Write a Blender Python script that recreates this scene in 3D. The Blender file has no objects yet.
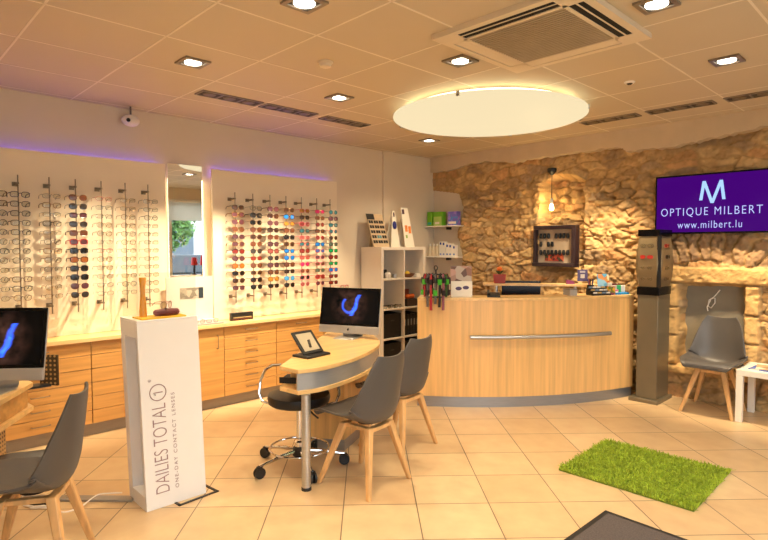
import bpy, bmesh, math, random
import numpy as np
from mathutils import Vector, Matrix, noise
R = math.radians
PI = math.pi
rnd = random.Random(7)
scene = bpy.context.scene
COL = scene.collection
H_CEIL = 2.69
ORD = ['topmost', 'second from top', 'third from top', 'fourth from top', 'fifth from top', 'sixth from top',
       'seventh from top', 'eighth from top', 'ninth from top', 'tenth from top', 'second from bottom', 'bottommost']
NTH = ['first', 'second', 'third', 'fourth', 'fifth', 'sixth', 'seventh', 'eighth', 'ninth', 'tenth', 'eleventh', 'twelfth']

# ------------------------------------------------------------------ camera
F_PX = 552.4
PITCH, YAW = R(2.5), R(46.03)
FW = Vector((-math.sin(YAW) * math.cos(PITCH), math.cos(YAW) * math.cos(PITCH), -math.sin(PITCH)))
RT = FW.cross(Vector((0, 0, 1))).normalized()
UP = RT.cross(FW)
EYE = Vector((0, 0, 1.5))
cam = bpy.data.cameras.new('camera')
cam.sensor_width = 36
cam.lens = 36 * F_PX / 768
cam.clip_start = 0.05
camo = bpy.data.objects.new('camera', cam)
COL.objects.link(camo)
m = Matrix((RT, UP, -FW)).transposed().to_4x4()
m.translation = EYE
camo.matrix_world = m
scene.camera = camo


def at(px, py, x=None, y=None, z=None):
    """world point seen at a pixel, on the plane x=, y= or z="""
    d = FW + RT * ((px - 384) / F_PX) - UP * ((py - 270) / F_PX)
    if z is not None:
        t = (z - EYE.z) / d.z
    elif x is not None:
        t = x / d.x
    else:
        t = y / d.y
    return EYE + d * t


# ------------------------------------------------------------------ materials
def lin(c):
    out = []
    for v in c[:3]:
        v = v / 255.0
        out.append(v / 12.92 if v <= 0.04045 else ((v + 0.055) / 1.055) ** 2.4)
    return (*out, 1.0)


MATS = {}


def newmat(name):
    mt = bpy.data.materials.new(name)
    mt.use_nodes = True
    nt = mt.node_tree
    b = nt.nodes['Principled BSDF']
    return mt, nt, b


def mat(name, c, rough=0.5, metal=0.0, var=0.06, scale=8.0, bump=0.0, stretch=(1, 1, 1), coat=0.0, spec=0.5):
    """principled with a little procedural noise in the colour"""
    if name in MATS:
        return MATS[name]
    mt, nt, b = newmat(name)
    N, L = nt.nodes, nt.links
    tc = N.new('ShaderNodeTexCoord')
    mp = N.new('ShaderNodeMapping')
    mp.inputs['Scale'].default_value = stretch
    nz = N.new('ShaderNodeTexNoise')
    nz.inputs['Scale'].default_value = scale
    nz.inputs['Detail'].default_value = 3
    cr = N.new('ShaderNodeValToRGB')
    a = lin(c)
    cr.color_ramp.elements[0].position = 0.3
    cr.color_ramp.elements[1].position = 0.7
    cr.color_ramp.elements[0].color = (*[max(0, v * (1 - var)) for v in a[:3]], 1)
    cr.color_ramp.elements[1].color = (*[min(1, v * (1 + var)) for v in a[:3]], 1)
    L.new(tc.outputs['Object'], mp.inputs['Vector'])
    L.new(mp.outputs['Vector'], nz.inputs['Vector'])
    L.new(nz.outputs['Fac'], cr.inputs['Fac'])
    L.new(cr.outputs['Color'], b.inputs['Base Color'])
    b.inputs['Roughness'].default_value = rough
    b.inputs['Metallic'].default_value = metal
    b.inputs['Specular IOR Level'].default_value = spec
    if coat:
        b.inputs['Coat Weight'].default_value = coat
    if bump:
        bp = N.new('ShaderNodeBump')
        bp.inputs['Strength'].default_value = bump
        bp.inputs['Distance'].default_value = 0.005
        L.new(nz.outputs['Fac'], bp.inputs['Height'])
        L.new(bp.outputs['Normal'], b.inputs['Normal'])
    MATS[name] = mt
    return mt


def wood(name, c, axis='Z', rough=0.38, var=0.16):
    s = {'X': (0.6, 14, 14), 'Y': (14, 0.6, 14), 'Z': (14, 14, 0.6)}[axis]
    return mat(name, c, rough=rough, var=var, scale=2.2, stretch=s)


def emit(name, c, strength=1.0):
    if name in MATS:
        return MATS[name]
    mt, nt, b = newmat(name)
    b.inputs['Base Color'].default_value = (0, 0, 0, 1)
    b.inputs['Emission Color'].default_value = lin(c)
    b.inputs['Emission Strength'].default_value = strength
    b.inputs['Specular IOR Level'].default_value = .05
    MATS[name] = mt
    return mt


def clear(name, tint=(255, 255, 255), gloss=0.07):
    """thin clear pane: lets light through, with a little mirror reflection"""
    if name in MATS:
        return MATS[name]
    mt, nt, b = newmat(name)
    N, L = nt.nodes, nt.links
    tr = N.new('ShaderNodeBsdfTransparent')
    tr.inputs['Color'].default_value = lin(tint)
    gl = N.new('ShaderNodeBsdfGlossy')
    gl.inputs['Roughness'].default_value = 0.03
    mx = N.new('ShaderNodeMixShader')
    mx.inputs['Fac'].default_value = gloss
    L.new(tr.outputs[0], mx.inputs[1])
    L.new(gl.outputs[0], mx.inputs[2])
    L.new(mx.outputs[0], N['Material Output'].inputs['Surface'])
    MATS[name] = mt
    return mt


def printed(name, cols, scale=18.0, rough=0.5):
    """printed card: patches of several colours"""
    if name in MATS:
        return MATS[name]
    mt, nt, b = newmat(name)
    N, L = nt.nodes, nt.links
    tc = N.new('ShaderNodeTexCoord')
    vo = N.new('ShaderNodeTexVoronoi')
    vo.inputs['Scale'].default_value = scale
    sp = N.new('ShaderNodeSeparateColor')
    cr = N.new('ShaderNodeValToRGB')
    cr.color_ramp.interpolation = 'CONSTANT'
    n = len(cols)
    els = cr.color_ramp.elements
    while len(els) < n:
        els.new(0.5)
    for i, c in enumerate(cols):
        els[i].position = i / n
        els[i].color = lin(c)
    L.new(tc.outputs['Object'], vo.inputs['Vector'])
    L.new(vo.outputs['Color'], sp.inputs['Color'])
    L.new(sp.outputs[0], cr.inputs['Fac'])
    L.new(cr.outputs['Color'], b.inputs['Base Color'])
    b.inputs['Roughness'].default_value = rough
    MATS[name] = mt
    return mt


# ------------------------------------------------------------------ mesh builder
class MB:
    def __init__(self):
        self.v, self.f = [], []

    def add(self, vs, fs):
        o = len(self.v)
        self.v += [tuple(p) for p in vs]
        self.f += [tuple(i + o for i in f) for f in fs]
        return self

    def box(self, x0, x1, y0, y1, z0, z1):
        vs = [(x0, y0, z0), (x1, y0, z0), (x1, y1, z0), (x0, y1, z0), (x0, y0, z1), (x1, y0, z1), (x1, y1, z1), (x0, y1, z1)]
        return self.add(vs, [(3, 2, 1, 0), (4, 5, 6, 7), (0, 1, 5, 4), (1, 2, 6, 5), (2, 3, 7, 6), (3, 0, 4, 7)])

    def hexa(self, vs):
        return self.add(vs, [(3, 2, 1, 0), (4, 5, 6, 7), (0, 1, 5, 4), (1, 2, 6, 5), (2, 3, 7, 6), (3, 0, 4, 7)])

    def prism(self, pts, z0, z1):
        n = len(pts)
        vs = [(x, y, z0) for x, y in pts] + [(x, y, z1) for x, y in pts]
        fs = [tuple(range(n - 1, -1, -1)), tuple(range(n, 2 * n))]
        fs += [(i, (i + 1) % n, n + (i + 1) % n, n + i) for i in range(n)]
        return self.add(vs, fs)

    def tube(self, path, r, n=8, closed=False, cap=True):
        P = [Vector(p) for p in path]
        k = len(P)
        rad = r if isinstance(r, (list, tuple)) else [r] * k
        vs, fs = [], []
        prev = None
        for i in range(k):
            if closed:
                t = P[(i + 1) % k] - P[i - 1]
            else:
                t = P[min(i + 1, k - 1)] - P[max(i - 1, 0)]
            t.normalize()
            if prev is None:
                a = Vector((0, 0, 1)) if abs(t.z) < 0.9 else Vector((1, 0, 0))
                u = a.cross(t).normalized()
            else:
                u = (prev - t * prev.dot(t))
                u = u.normalized() if u.length > 1e-6 else Vector((1, 0, 0))
            prev = u
            w = t.cross(u)
            for j in range(n):
                an = 2 * PI * j / n
                vs.append(P[i] + (u * math.cos(an) + w * math.sin(an)) * rad[i])
        for i in range(k if closed else k - 1):
            a, b = i * n, ((i + 1) % k) * n
            for j in range(n):
                fs.append((a + j, a + (j + 1) % n, b + (j + 1) % n, b + j))
        if cap and not closed:
            fs.append(tuple(range(n - 1, -1, -1)))
            fs.append(tuple((k - 1) * n + j for j in range(n)))
        return self.add(vs, fs)

    def cyl(self, p0, p1, r0, r1=None, n=16):
        return self.tube([p0, p1], [r0, r0 if r1 is None else r1], n)

    def lathe(self, prof, n=24, c=(0, 0, 0)):
        """prof: (radius, z) from bottom to top, closed at both ends"""
        vs, fs = [], []
        for r, z in prof:
            for j in range(n):
                a = 2 * PI * j / n
                vs.append((c[0] + r * math.cos(a), c[1] + r * math.sin(a), c[2] + z))
        for i in range(len(prof) - 1):
            for j in range(n):
                fs.append((i * n + j, i * n + (j + 1) % n, (i + 1) * n + (j + 1) % n, (i + 1) * n + j))
        fs.append(tuple(range(n - 1, -1, -1)))
        fs.append(tuple((len(prof) - 1) * n + j for j in range(n)))
        return self.add(vs, fs)

    def grid(self, fn, nu, nv):
        vs = [fn(i / (nu - 1), j / (nv - 1)) for i in range(nu) for j in range(nv)]
        fs = [(i * nv + j, (i + 1) * nv + j, (i + 1) * nv + j + 1, i * nv + j + 1) for i in range(nu - 1) for j in range(nv - 1)]
        return self.add(vs, fs)

    def xf(self, M):
        self.v = [tuple(M @ Vector(p)) for p in self.v]
        return self

    def mesh(self, name, smooth=True):
        me = bpy.data.meshes.new(name)
        me.from_pydata(self.v, [], self.f)
        me.validate()
        if smooth:
            for p in me.polygons:
                p.use_smooth = True
            me.set_sharp_from_angle(angle=R(35))
        me.update()
        return me


def build(name, mb, mt, parent=None, bevel=0.0, smooth=True, label=None):
    me = mb.mesh(name, smooth)
    me.materials.append(mt)
    o = bpy.data.objects.new(name, me)
    COL.objects.link(o)
    if parent:
        o.parent = parent
    if bevel:
        b = o.modifiers.new('bevel', 'BEVEL')
        b.width = bevel
        b.segments = 2
        b.limit_method = 'ANGLE'
        b.angle_limit = R(40)
    if label:
        o['label'] = label
    return o


def tag(o, label, cat, group=None):
    o['label'] = label
    o['category'] = cat
    if group:
        o['group'] = group
    return o


def thing(name, label, cat, loc=(0, 0, 0), rz=0.0, group=None):
    o = bpy.data.objects.new(name, None)
    o.empty_display_size = 0.1
    COL.objects.link(o)
    o.location = loc
    o.rotation_euler = (0, 0, rz)
    return tag(o, label, cat, group)


def struct(name, mb, mt, bevel=0.0, smooth=False):
    o = build(name, mb, mt, None, bevel, smooth)
    o['kind'] = 'structure'
    return o


def dup(root, label=None, group=None):
    r = root.copy()
    COL.objects.link(r)
    for ch in root.children:
        c = ch.copy()
        COL.objects.link(c)
        c.parent = r
        for g in ch.children:
            d = g.copy()
            COL.objects.link(d)
            d.parent = c
    if label:
        r['label'] = label
    if group:
        r['group'] = group
    return r


def light(name, kind, parent, loc, power, color, rot=(0, 0, 0), size=0.1, cone=None, blend=0.6):
    l = bpy.data.lights.new(name, kind)
    l.energy = power
    l.color = color
    if kind == 'AREA':
        l.shape = 'DISK'
        l.size = size
    if kind in ('SPOT', 'POINT'):
        l.shadow_soft_size = size
    if kind == 'SPOT':
        l.spot_size = R(cone)
        l.spot_blend = blend
    o = bpy.data.objects.new(name, l)
    COL.objects.link(o)
    if parent:
        o.parent = parent
    o.location = loc
    o.rotation_euler = rot
    return o


def text(name, s, mt, parent, origin, ux, uy, width, height=None, thin=0.0, depth=0.0008, space=1.0):
    """lettering as mesh; origin = lower-left corner, ux / uy = directions, fitted to width x height"""
    cu = bpy.data.curves.new(name, 'FONT')
    cu.body = s
    cu.extrude = 0.02
    cu.offset = thin
    cu.space_character = space
    to = bpy.data.objects.new('tmp_text', cu)
    COL.objects.link(to)
    dg = bpy.context.evaluated_depsgraph_get()
    me = bpy.data.meshes.new_from_object(to.evaluated_get(dg))
    bpy.data.objects.remove(to)
    bpy.data.curves.remove(cu)
    xs = [v.co.x for v in me.vertices]
    ys = [v.co.y for v in me.vertices]
    x0, x1, y0, y1 = min(xs), max(xs), min(ys), max(ys)
    sx = width / (x1 - x0)
    sy = sx if height is None else height / (y1 - y0)
    ux, uy = Vector(ux), Vector(uy)
    uz = ux.cross(uy)
    og = Vector(origin)
    for v in me.vertices:
        c = v.co.copy()
        v.co = og + ux * ((c.x - x0) * sx) + uy * ((c.y - y0) * sy) + uz * (depth if c.z > 0 else -depth)
    me.name = name
    me.materials.clear()
    me.materials.append(mt)
    o = bpy.data.objects.new(name, me)
    COL.objects.link(o)
    o.parent = parent
    return o


# ------------------------------------------------------------------ palette
WHITE = mat('white_paint', (236, 228, 216), 0.6, var=0.02)
WALL = mat('wall_plaster', (220, 204, 180), 0.85, var=0.02, scale=3)
BAND = mat('tan_plaster', (206, 184, 152), 0.85, var=0.05, scale=5)
CEILM = mat('ceiling_panel', (206, 188, 158), 0.55, var=0.015, scale=2)
CEILT = mat('ceiling_joint', (236, 222, 198), 0.5, var=0.02)
BEECH_Z = wood('beech_upright_grain', (212, 166, 102), 'Z')
BEECH_Y = wood('beech_long_grain', (204, 152, 86), 'Y')
BEECH_TOP = wood('beech_worktop', (228, 186, 122), 'Y', rough=0.3)
BEECH_LEG = wood('beech_leg', (218, 168, 108), 'Z', rough=0.45)
EDGE = mat('beech_edging', (232, 196, 140), 0.45)
PLINTH = mat('plinth_grey', (150, 140, 128), 0.4, 0.3, var=0.05, stretch=(1, 1, 12))
STEEL = mat('brushed_steel', (190, 190, 188), 0.32, 0.9, var=0.06, scale=4, stretch=(1, 1, 30))
CHROME = mat('chrome', (225, 225, 225), 0.1, 1.0, var=0.01)
ALU = mat('satin_aluminium', (196, 196, 196), 0.35, 0.7, var=0.02)
BLACK = mat('black_plastic', (22, 22, 23), 0.45, var=0.1)
BLACKG = mat('black_gloss', (10, 10, 12), 0.2, var=0.1, spec=.25)
LEATHER = mat('black_leather', (24, 21, 20), 0.42, var=0.15, scale=60, bump=0.15)
GREYP = mat('grey_shell_plastic', (84, 78, 73), 0.42, var=0.03)
GREYC = mat('grey_seat_pad', (80, 75, 72), 0.5, var=0.06, scale=40)
DARKGAP = mat('dark_slot', (14, 12, 11), 0.8, var=0.1)
GLASS = clear('window_glass', (250, 252, 252), 0.06)
ACRYL = clear('clear_acrylic', (252, 252, 250), 0.012)
CLEARLENS = clear('clear_lens', (244, 244, 240), 0.04)
WARM = (1.0, 0.80, 0.52)

# ------------------------------------------------------------------ setting: shell of the room
X0, X1, Y0, Y1 = -5.05, 1.2, -1.6, 6.25


def floor_material():
    mt, nt, b = newmat('floor_tiles')
    N, L = nt.nodes, nt.links
    tc = N.new('ShaderNodeTexCoord')
    mp = N.new('ShaderNodeMapping')
    # tile rows run at 137.8 degrees
    ang = R(137.8)
    mp.vector_type = 'POINT'
    mp.inputs['Rotation'].default_value = (0, 0, -ang)
    mp.inputs['Location'].default_value = (-3.143 + 10 * 0.39, 0.708 + 10 * 0.4225, 0)
    br = N.new('ShaderNodeTexBrick')
    br.offset = 0.0
    br.squash = 1.0
    br.inputs['Scale'].default_value = 1.0
    br.inputs['Mortar Size'].default_value = 0.0032
    br.inputs['Mortar Smooth'].default_value = 0.1
    br.inputs['Brick Width'].default_value = 0.39
    br.inputs['Row Height'].default_value = 0.4225
    br.inputs['Color1'].default_value = lin((212, 182, 140))
    br.inputs['Color2'].default_value = lin((202, 169, 126))
    br.inputs['Mortar'].default_value = lin((112, 92, 72))
    nz = N.new('ShaderNodeTexNoise')
    nz.inputs['Scale'].default_value = 7
    nz.inputs['Detail'].default_value = 5
    mx = N.new('ShaderNodeMixRGB')
    mx.blend_type = 'OVERLAY'
    mx.inputs['Fac'].default_value = 0.22
    L.new(tc.outputs['Object'], mp.inputs['Vector'])
    L.new(mp.outputs['Vector'], br.inputs['Vector'])
    L.new(mp.outputs['Vector'], nz.inputs['Vector'])
    L.new(br.outputs['Color'], mx.inputs['Color1'])
    L.new(nz.outputs['Fac'], mx.inputs['Color2'])
    L.new(mx.outputs['Color'], b.inputs['Base Color'])
    b.inputs['Roughness'].default_value = 0.34
    bp = N.new('ShaderNodeBump')
    bp.inputs['Strength'].default_value = 0.4
    bp.inputs['Distance'].default_value = 0.002
    iv = N.new('ShaderNodeMath')
    iv.operation = 'SUBTRACT'
    iv.inputs[0].default_value = 1
    L.new(br.outputs['Fac'], iv.inputs[1])
    L.new(iv.outputs[0], bp.inputs['Height'])
    L.new(bp.outputs['Normal'], b.inputs['Normal'])
    return mt


struct('floor', MB().box(X0 - .1, X1 + .1, Y0 - .1, Y1 + .1, -0.1, 0), floor_material())
struct('ceiling', MB().box(X0 - .1, X1 + .1, Y0 - .1, Y1 + .1, H_CEIL, H_CEIL + .1), CEILM)
gb = MB()
for k in range(-5, 8):
    x = -1.9475 + 0.605 * k
    if X0 < x < X1:
        gb.box(x - .006, x + .006, Y0, 5.72, H_CEIL - .0015, H_CEIL + .01)
for k in range(-4, 9):
    y = 1.3275 + 0.605 * k
    if Y0 < y < 5.72:
        gb.box(X0, X1, y - .006, y + .006, H_CEIL - .0015, H_CEIL + .01)
struct('trim_1', gb, CEILT)
struct('wall_left', MB().box(X0 - .1, X0, Y0, Y1, 0, H_CEIL), WALL)
struct('trim_4', MB().box(X0, X0 + .03, 4.84, 5.8, 0, H_CEIL), WALL)
struct('wall_rear', MB().box(X0, X1, Y0 - .1, Y0, 0, H_CEIL), WALL)
struct('wall_back', MB().box(X0, X1, 6.2, Y1, 0, H_CEIL).box(X0, -4.3, 5.8, 6.2, 0, H_CEIL), WALL)
# right wall with two shop windows
wins = [(-1.2, 3.1), (3.7, 5.7)]
wz = (0.35, 2.45)
wr = MB().box(X1, X1 + .1, Y0, Y1, 0, wz[0]).box(X1, X1 + .1, Y0, Y1, wz[1], H_CEIL)
ed = [Y0] + [v for w in wins for v in w] + [Y1]
for a, b_ in zip(ed[0::2], ed[1::2]):
    wr.box(X1, X1 + .1, a, b_, wz[0], wz[1])
struct('wall_right', wr, WALL)
for i, (a, b_) in enumerate(wins):
    f = MB()
    for y in (a, b_ - .06, (a + b_) / 2 - .03):
        f.box(X1 + .02, X1 + .08, y, y + .06, wz[0], wz[1])
    f.box(X1 + .02, X1 + .08, a, b_, wz[0], wz[0] + .06).box(X1 + .02, X1 + .08, a, b_, wz[1] - .06, wz[1])
    w = struct('window_%d' % (i + 1), f, WHITE)
    build('window_glass', MB().box(X1 + .045, X1 + .051, a, b_, wz[0], wz[1]), GLASS, w)
    lp = bpy.data.lights.new('window_portal', 'AREA')
    lp.shape = 'RECTANGLE'
    lp.size, lp.size_y = wz[1] - wz[0], b_ - a
    lp.cycles.is_portal = True
    po = bpy.data.objects.new('window_portal', lp)
    COL.objects.link(po)
    po.location = (X1 + .12, (a + b_) / 2, (wz[0] + wz[1]) / 2)
    po.rotation_euler = (0, R(90), 0)
    po.parent = w

# tan plaster band above the stone, with a broken lower edge
edge_pts = [(428, 172), (450, 170), (470, 163), (490, 161), (512, 163), (530, 158), (552, 156), (569, 152), (590, 151),
            (605, 148), (622, 148), (626, 151), (648, 149), (672, 147), (692, 142), (712, 138), (735, 132), (768, 125)]
low = [at(px, py, y=5.72) for px, py in edge_pts]
low = [Vector((X0, 5.72, low[0].z - .01))] + low[1:] + [Vector((-0.4, 5.72, 2.52)), Vector((X1, 5.72, 2.5))]
fine = []
for a, b_ in zip(low[:-1], low[1:]):
    for t in range(5):
        p = a.lerp(b_, t / 5)
        fine.append((p.x, p.z + (rnd.uniform(-.012, .012) if fine else 0)))
fine.append((low[-1].x, low[-1].z))
poly = fine + [(X1, H_CEIL), (X0, H_CEIL)]
bd = MB().prism([(x, -z) for x, z in poly], 0, 1)
bd.v = [(x, 5.72 + .12 * d + .001, -zz) for x, zz, d in bd.v]
bd.f = [tuple(reversed(f_)) for f_ in bd.f]
struct('trim_2', bd, BAND)
BANDX = np.array([p[0] for p in fine])
BANDZ = np.array([p[1] for p in fine])


# ------------------------------------------------------------------ rubble stone wall (real relief)
def stone_wall():
    xa, xb, za, zb, st = -5.05, -0.3, 0.0, 2.62, 0.0095
    nx, nz = int((xb - xa) / st) + 1, int((zb - za) / st) + 1
    gx, gz = np.meshgrid(np.linspace(xa, xb, nx), np.linspace(za, zb, nz), indexing='ij')
    x, z = gx.ravel(), gz.ravel()
    rs = np.random.RandomState(5)

    def vnoise(px, pz, f, seed):
        r_ = np.random.RandomState(seed)
        tab = r_.rand(64, 64)
        u, v = px * f + 1000, pz * f + 1000
        iu, iv = np.floor(u).astype(int), np.floor(v).astype(int)
        fu, fv = u - iu, v - iv
        fu, fv = fu * fu * (3 - 2 * fu), fv * fv * (3 - 2 * fv)
        g = lambda a, b: tab[a % 64, b % 64]
        return (g(iu, iv) * (1 - fu) * (1 - fv) + g(iu + 1, iv) * fu * (1 - fv) + g(iu, iv + 1) * (1 - fu) * fv + g(iu + 1, iv + 1) * fu * fv) * 2 - 1

    wx = x + .045 * vnoise(x, z, 6, 1) + .020 * vnoise(x, z, 13, 2) + .006 * vnoise(x, z, 40, 21)
    wzz = z + .034 * vnoise(x, z, 5, 3) + .014 * vnoise(x, z, 15, 4) + .005 * vnoise(x, z, 44, 22)
    # stone seeds in rough courses
    seeds = []
    row = 0.0
    while row < 2.8:
        h = rs.choice([.05, .07, .10, .14]) * rs.uniform(.85, 1.15)
        cx = xa - .2
        while cx < xb + .2:
            w = rs.choice([.09, .14, .22, .30]) * rs.uniform(.8, 1.2)
            seeds.append((cx + w / 2, row + h / 2 + rs.uniform(-.03, .03)))
            cx += w
        row += h
    seeds = np.array(seeds)
    f1 = np.full(x.shape, 9.0)
    f2 = np.full(x.shape, 9.0)
    sid = np.zeros(x.shape, int)
    for i, (sx, sz) in enumerate(seeds):
        near = np.abs(x - sx) < .45
        d = np.full(x.shape, 9.0)
        d[near] = np.sqrt(((wx[near] - sx) * .5) ** 2 + ((wzz[near] - sz) * 1.35) ** 2)
        c = d < f1
        f2 = np.where(c, f1, np.minimum(f2, d))
        sid = np.where(c, i, sid)
        f1 = np.where(c, d, f1)
    gap = f2 - f1
    # relieving arch of upright stones over the lower niche
    n0 = len(seeds)
    ax, az = -1.62, .25
    rad = np.hypot(wx - ax, wzz - az)
    ang = np.arctan2(wx - ax, wzz - az)
    m_ = (rad > 1.10) & (rad < 1.38) & (np.abs(ang) < .52) & (z > 1.31)
    k = ang / .085
    kf = np.abs(k - np.round(k - .5) - .5)
    ga = np.minimum((.5 - kf) * .085 * 1.2, np.minimum(rad - 1.10, 1.38 - rad))
    gap = np.where(m_, ga * 1.4, gap)
    sid = np.where(m_, n0 + 20 + np.round(k - .5).astype(int), sid)
    # dressed frame round the lower niche
    NX0, NX1, NZ0, NZ1 = -1.885, -1.345, .33, 1.135
    blocks = [(-2.02, -1.10, 1.135, 1.30), (-2.02, NX0, .90, 1.135), (-2.02, NX0, .62, .90), (-2.02, NX0, .33, .62),
              (NX1, -1.215, .86, 1.135), (NX1, -1.215, .60, .86), (NX1, -1.215, .33, .60), (-2.02, -1.215, .24, .33)]
    dressed = np.zeros(x.shape, bool)
    for i, (a, b, c, d) in enumerate(blocks):
        q = (wx * .35 + x * .65 > a) & (wx * .35 + x * .65 < b) & (wzz * .3 + z * .7 >= c) & (wzz * .3 + z * .7 < d)
        e = np.minimum(np.minimum(x - a, b - x), np.minimum(z - c, d - z))
        gap = np.where(q, np.maximum(e, 0) * 1.2 + .008, gap)
        sid = np.where(q, n0 + 60 + i, sid)
        dressed |= q
    ns = n0 + 80
    off = rs.uniform(-.02, .022, ns)
    off[n0 + 60:] = .055
    t = np.clip((gap - .003) / .024, 0, 1)
    t = t * t * (3 - 2 * t)
    fill = np.clip(.5 + .9 * vnoise(x, z, 4.5, 60) + .5 * vnoise(x, z, 11, 61), 0, 1)
    fill[dressed] = 0
    tg = t
    t = 1 - (1 - t) * (1 - .75 * fill)
    rough = .012 * vnoise(x, z, 11, 8) + .009 * vnoise(x, z, 27, 9) + .006 * vnoise(x, z, 60, 10)
    crack = np.clip(1 - gap / .012, 0, 1) * np.clip(.2 + 1.6 * vnoise(x, z, 5, 77) + .6 * vnoise(x, z, 13, 78), 0, 1)
    pit = np.clip(vnoise(x, z, 16, 80) + .6 * vnoise(x, z, 38, 81) - .62, 0, 1)
    h = -.03 * crack - .045 * pit * np.where(dressed, .5, 1) + t * (.024 + .85 * off[sid]) + rough * np.where(dressed, .55, 1.15) + .020 * vnoise(x, z, 1.6, 12) + .014 * vnoise(x, z, 4, 13)
    flat = np.clip((z - 2.0) / .3, 0, 1)
    h = h * (1 - .35 * flat)
    sgrid = np.clip((x + 2.35) / 1.0, 0, 1)
    s2 = np.clip((x + 4.4) / 1.2, 0, 1)
    base = 5.785 + .06 * s2 * s2 * (3 - 2 * s2) + .085 * sgrid * sgrid * (3 - 2 * sgrid)
    y = base - h
    # alcove with the hanging bulb (arched head)
    acx, hw = -3.14, .285
    top = 2.32 - .10 * ((x - acx) / hw) ** 2
    din = np.minimum(np.minimum(x - (acx - hw), acx + hw - x), np.minimum(z - 1.20, top - z)) + .02 * vnoise(x, z, 9, 30)
    rec = np.clip(din / .06, 0, 1)
    y = y + .15 * rec * rec * (3 - 2 * rec)
    # lower niche
    din = np.minimum(np.minimum(x - NX0, NX1 - x), np.minimum(z - NZ0, NZ1 - z)) + .012 * vnoise(x, z, 12, 31)
    rec = np.clip(din / .03, 0, 1)
    y = y + .13 * rec
    # left limit: rubble stops, plaster recess beyond
    lim = -4.52 + .05 * vnoise(z, z * 0, 6, 40) - np.clip((z - 2.18) / .12, 0, 1) * .75
    fall = np.clip((lim - x) / .05, 0, 1)
    y = y + .15 * fall
    y = np.where((x < -4.3) & (fall < .01), np.minimum(y, 5.783), y)
    # top limit behind the plaster band
    bz = np.interp(x, BANDX, BANDZ)
    fall = np.clip((z - bz - .0) / .04, 0, 1)
    y = np.maximum(y, 5.735 + 0 * y)
    y = np.where(z > bz + .01, np.maximum(y, 5.86), y)
    # colours of the stones themselves
    pal = np.array([lin(c)[:3] for c in ((186, 154, 110), (172, 143, 104), (196, 162, 112), (164, 136, 102), (202, 170, 122),
                                         (184, 142, 98), (154, 130, 102), (188, 160, 118))])
    scol = pal[rs.randint(0, len(pal), ns)] * rs.uniform(.88, 1.1, (ns, 1))
    scol[n0 + 60:] = np.array(lin((196, 160, 108))[:3])
    scol[n0:n0 + 60] = np.array(lin((146, 118, 92))[:3]) * rs.uniform(.8, 1.15, (60, 1))
    mort = np.array(lin((170, 140, 98))[:3])
    tg = tg * (.75 + .25 * (1 - fill))
    col = scol[sid] * tg[:, None] + mort * (1 - tg[:, None])
    col = col * (1 + .16 * vnoise(x, z, 18, 50)[:, None] + .14 * vnoise(x, z, 45, 51)[:, None] + .14 * vnoise(x, z, 3, 52)[:, None])
    col *= np.array([1.12, 1.08, 1.0])
    co = np.stack([x, y, z], 1)
    idx = np.arange(nx * nz).reshape(nx, nz)
    q = np.stack([idx[:-1, :-1], idx[1:, :-1], idx[1:, 1:], idx[:-1, 1:]], -1).reshape(-1, 4)
    cxq = co[q].mean(1)
    bad = (din[q] > .06).all(1)
    q = q[~bad]
    me = bpy.data.meshes.new('wall_back_stone')
    me.from_pydata(co.tolist(), [], q.tolist())
    ca = me.color_attributes.new('stone_colour', 'FLOAT_COLOR', 'POINT')
    full = np.concatenate([np.clip(col, 0, 1), np.ones((len(col), 1))], 1).astype(np.float32)
    ca.data.foreach_set('color', full.ravel())
    for p in me.polygons:
        p.use_smooth = True
    mt, nt, b = newmat('rubble_stone')
    N, L = nt.nodes, nt.links
    at_ = N.new('ShaderNodeAttribute')
    at_.attribute_name = 'stone_colour'
    nz_ = N.new('ShaderNodeTexNoise')
    nz_.inputs['Scale'].default_value = 60
    nz_.inputs['Detail'].default_value = 4
    tc = N.new('ShaderNodeTexCoord')
    bp = N.new('ShaderNodeBump')
    bp.inputs['Strength'].default_value = .6
    bp.inputs['Distance'].default_value = .008
    L.new(tc.outputs['Object'], nz_.inputs['Vector'])
    L.new(nz_.outputs['Fac'], bp.inputs['Height'])
    L.new(bp.outputs['Normal'], b.inputs['Normal'])
    L.new(at_.outputs['Color'], b.inputs['Base Color'])
    b.inputs['Roughness'].default_value = .9
    b.inputs['Specular IOR Level'].default_value = .2
    me.materials.append(mt)
    o = bpy.data.objects.new('wall_back_stone', me)
    COL.objects.link(o)
    o['kind'] = 'structure'


stone_wall()
struct('trim_3', MB().box(-1.93, -1.30, 6.0, 6.02, .28, 1.19),
       mat('grey_niche_back', (136, 126, 108), 0.8, var=0.08, scale=6))
wb = MB()
loop = [at(px, py, y=5.985) for px, py in ((720, 290), (714, 297), (709, 300), (708, 306), (711, 308), (715, 303), (715, 298), (711, 299), (707, 307), (708, 311))]
tag(build('cable_loop', wb.tube(loop, .005, 6), WHITE), 'thin white cable looped inside the stone niche above the grey chair', 'cable')

# ------------------------------------------------------------------ ceiling fixtures
DL_FRAME = mat('downlight_frame', (150, 138, 122), 0.35, 0.6)
DL_DARK = mat('downlight_housing', (70, 60, 50), 0.5, 0.3)
LAMP = emit('lamp_glow', (255, 244, 222), 6.0)
LAMP_W = emit('lamp_glow_soft', (255, 236, 205), 3.0)
DLW = 64


def make_downlight():
    t = thing('downlight', 'downlight', 'ceiling light', (0, 0, 0))
    s, i = .085, .062
    f = MB()
    f.box(-s, s, -s, -i, -.012, 0).box(-s, s, i, s, -.012, 0).box(-s, -i, -i, i, -.012, 0).box(i, s, -i, i, -.012, 0)
    build('frame', f, DL_FRAME, t)
    build('housing', MB().box(-i, i, -i, i, -.004, 0), DL_DARK, t)
    build('lamp', MB().lathe([(.053, -.011), (.053, -.004)], 24), LAMP, t)
    return t


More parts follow.
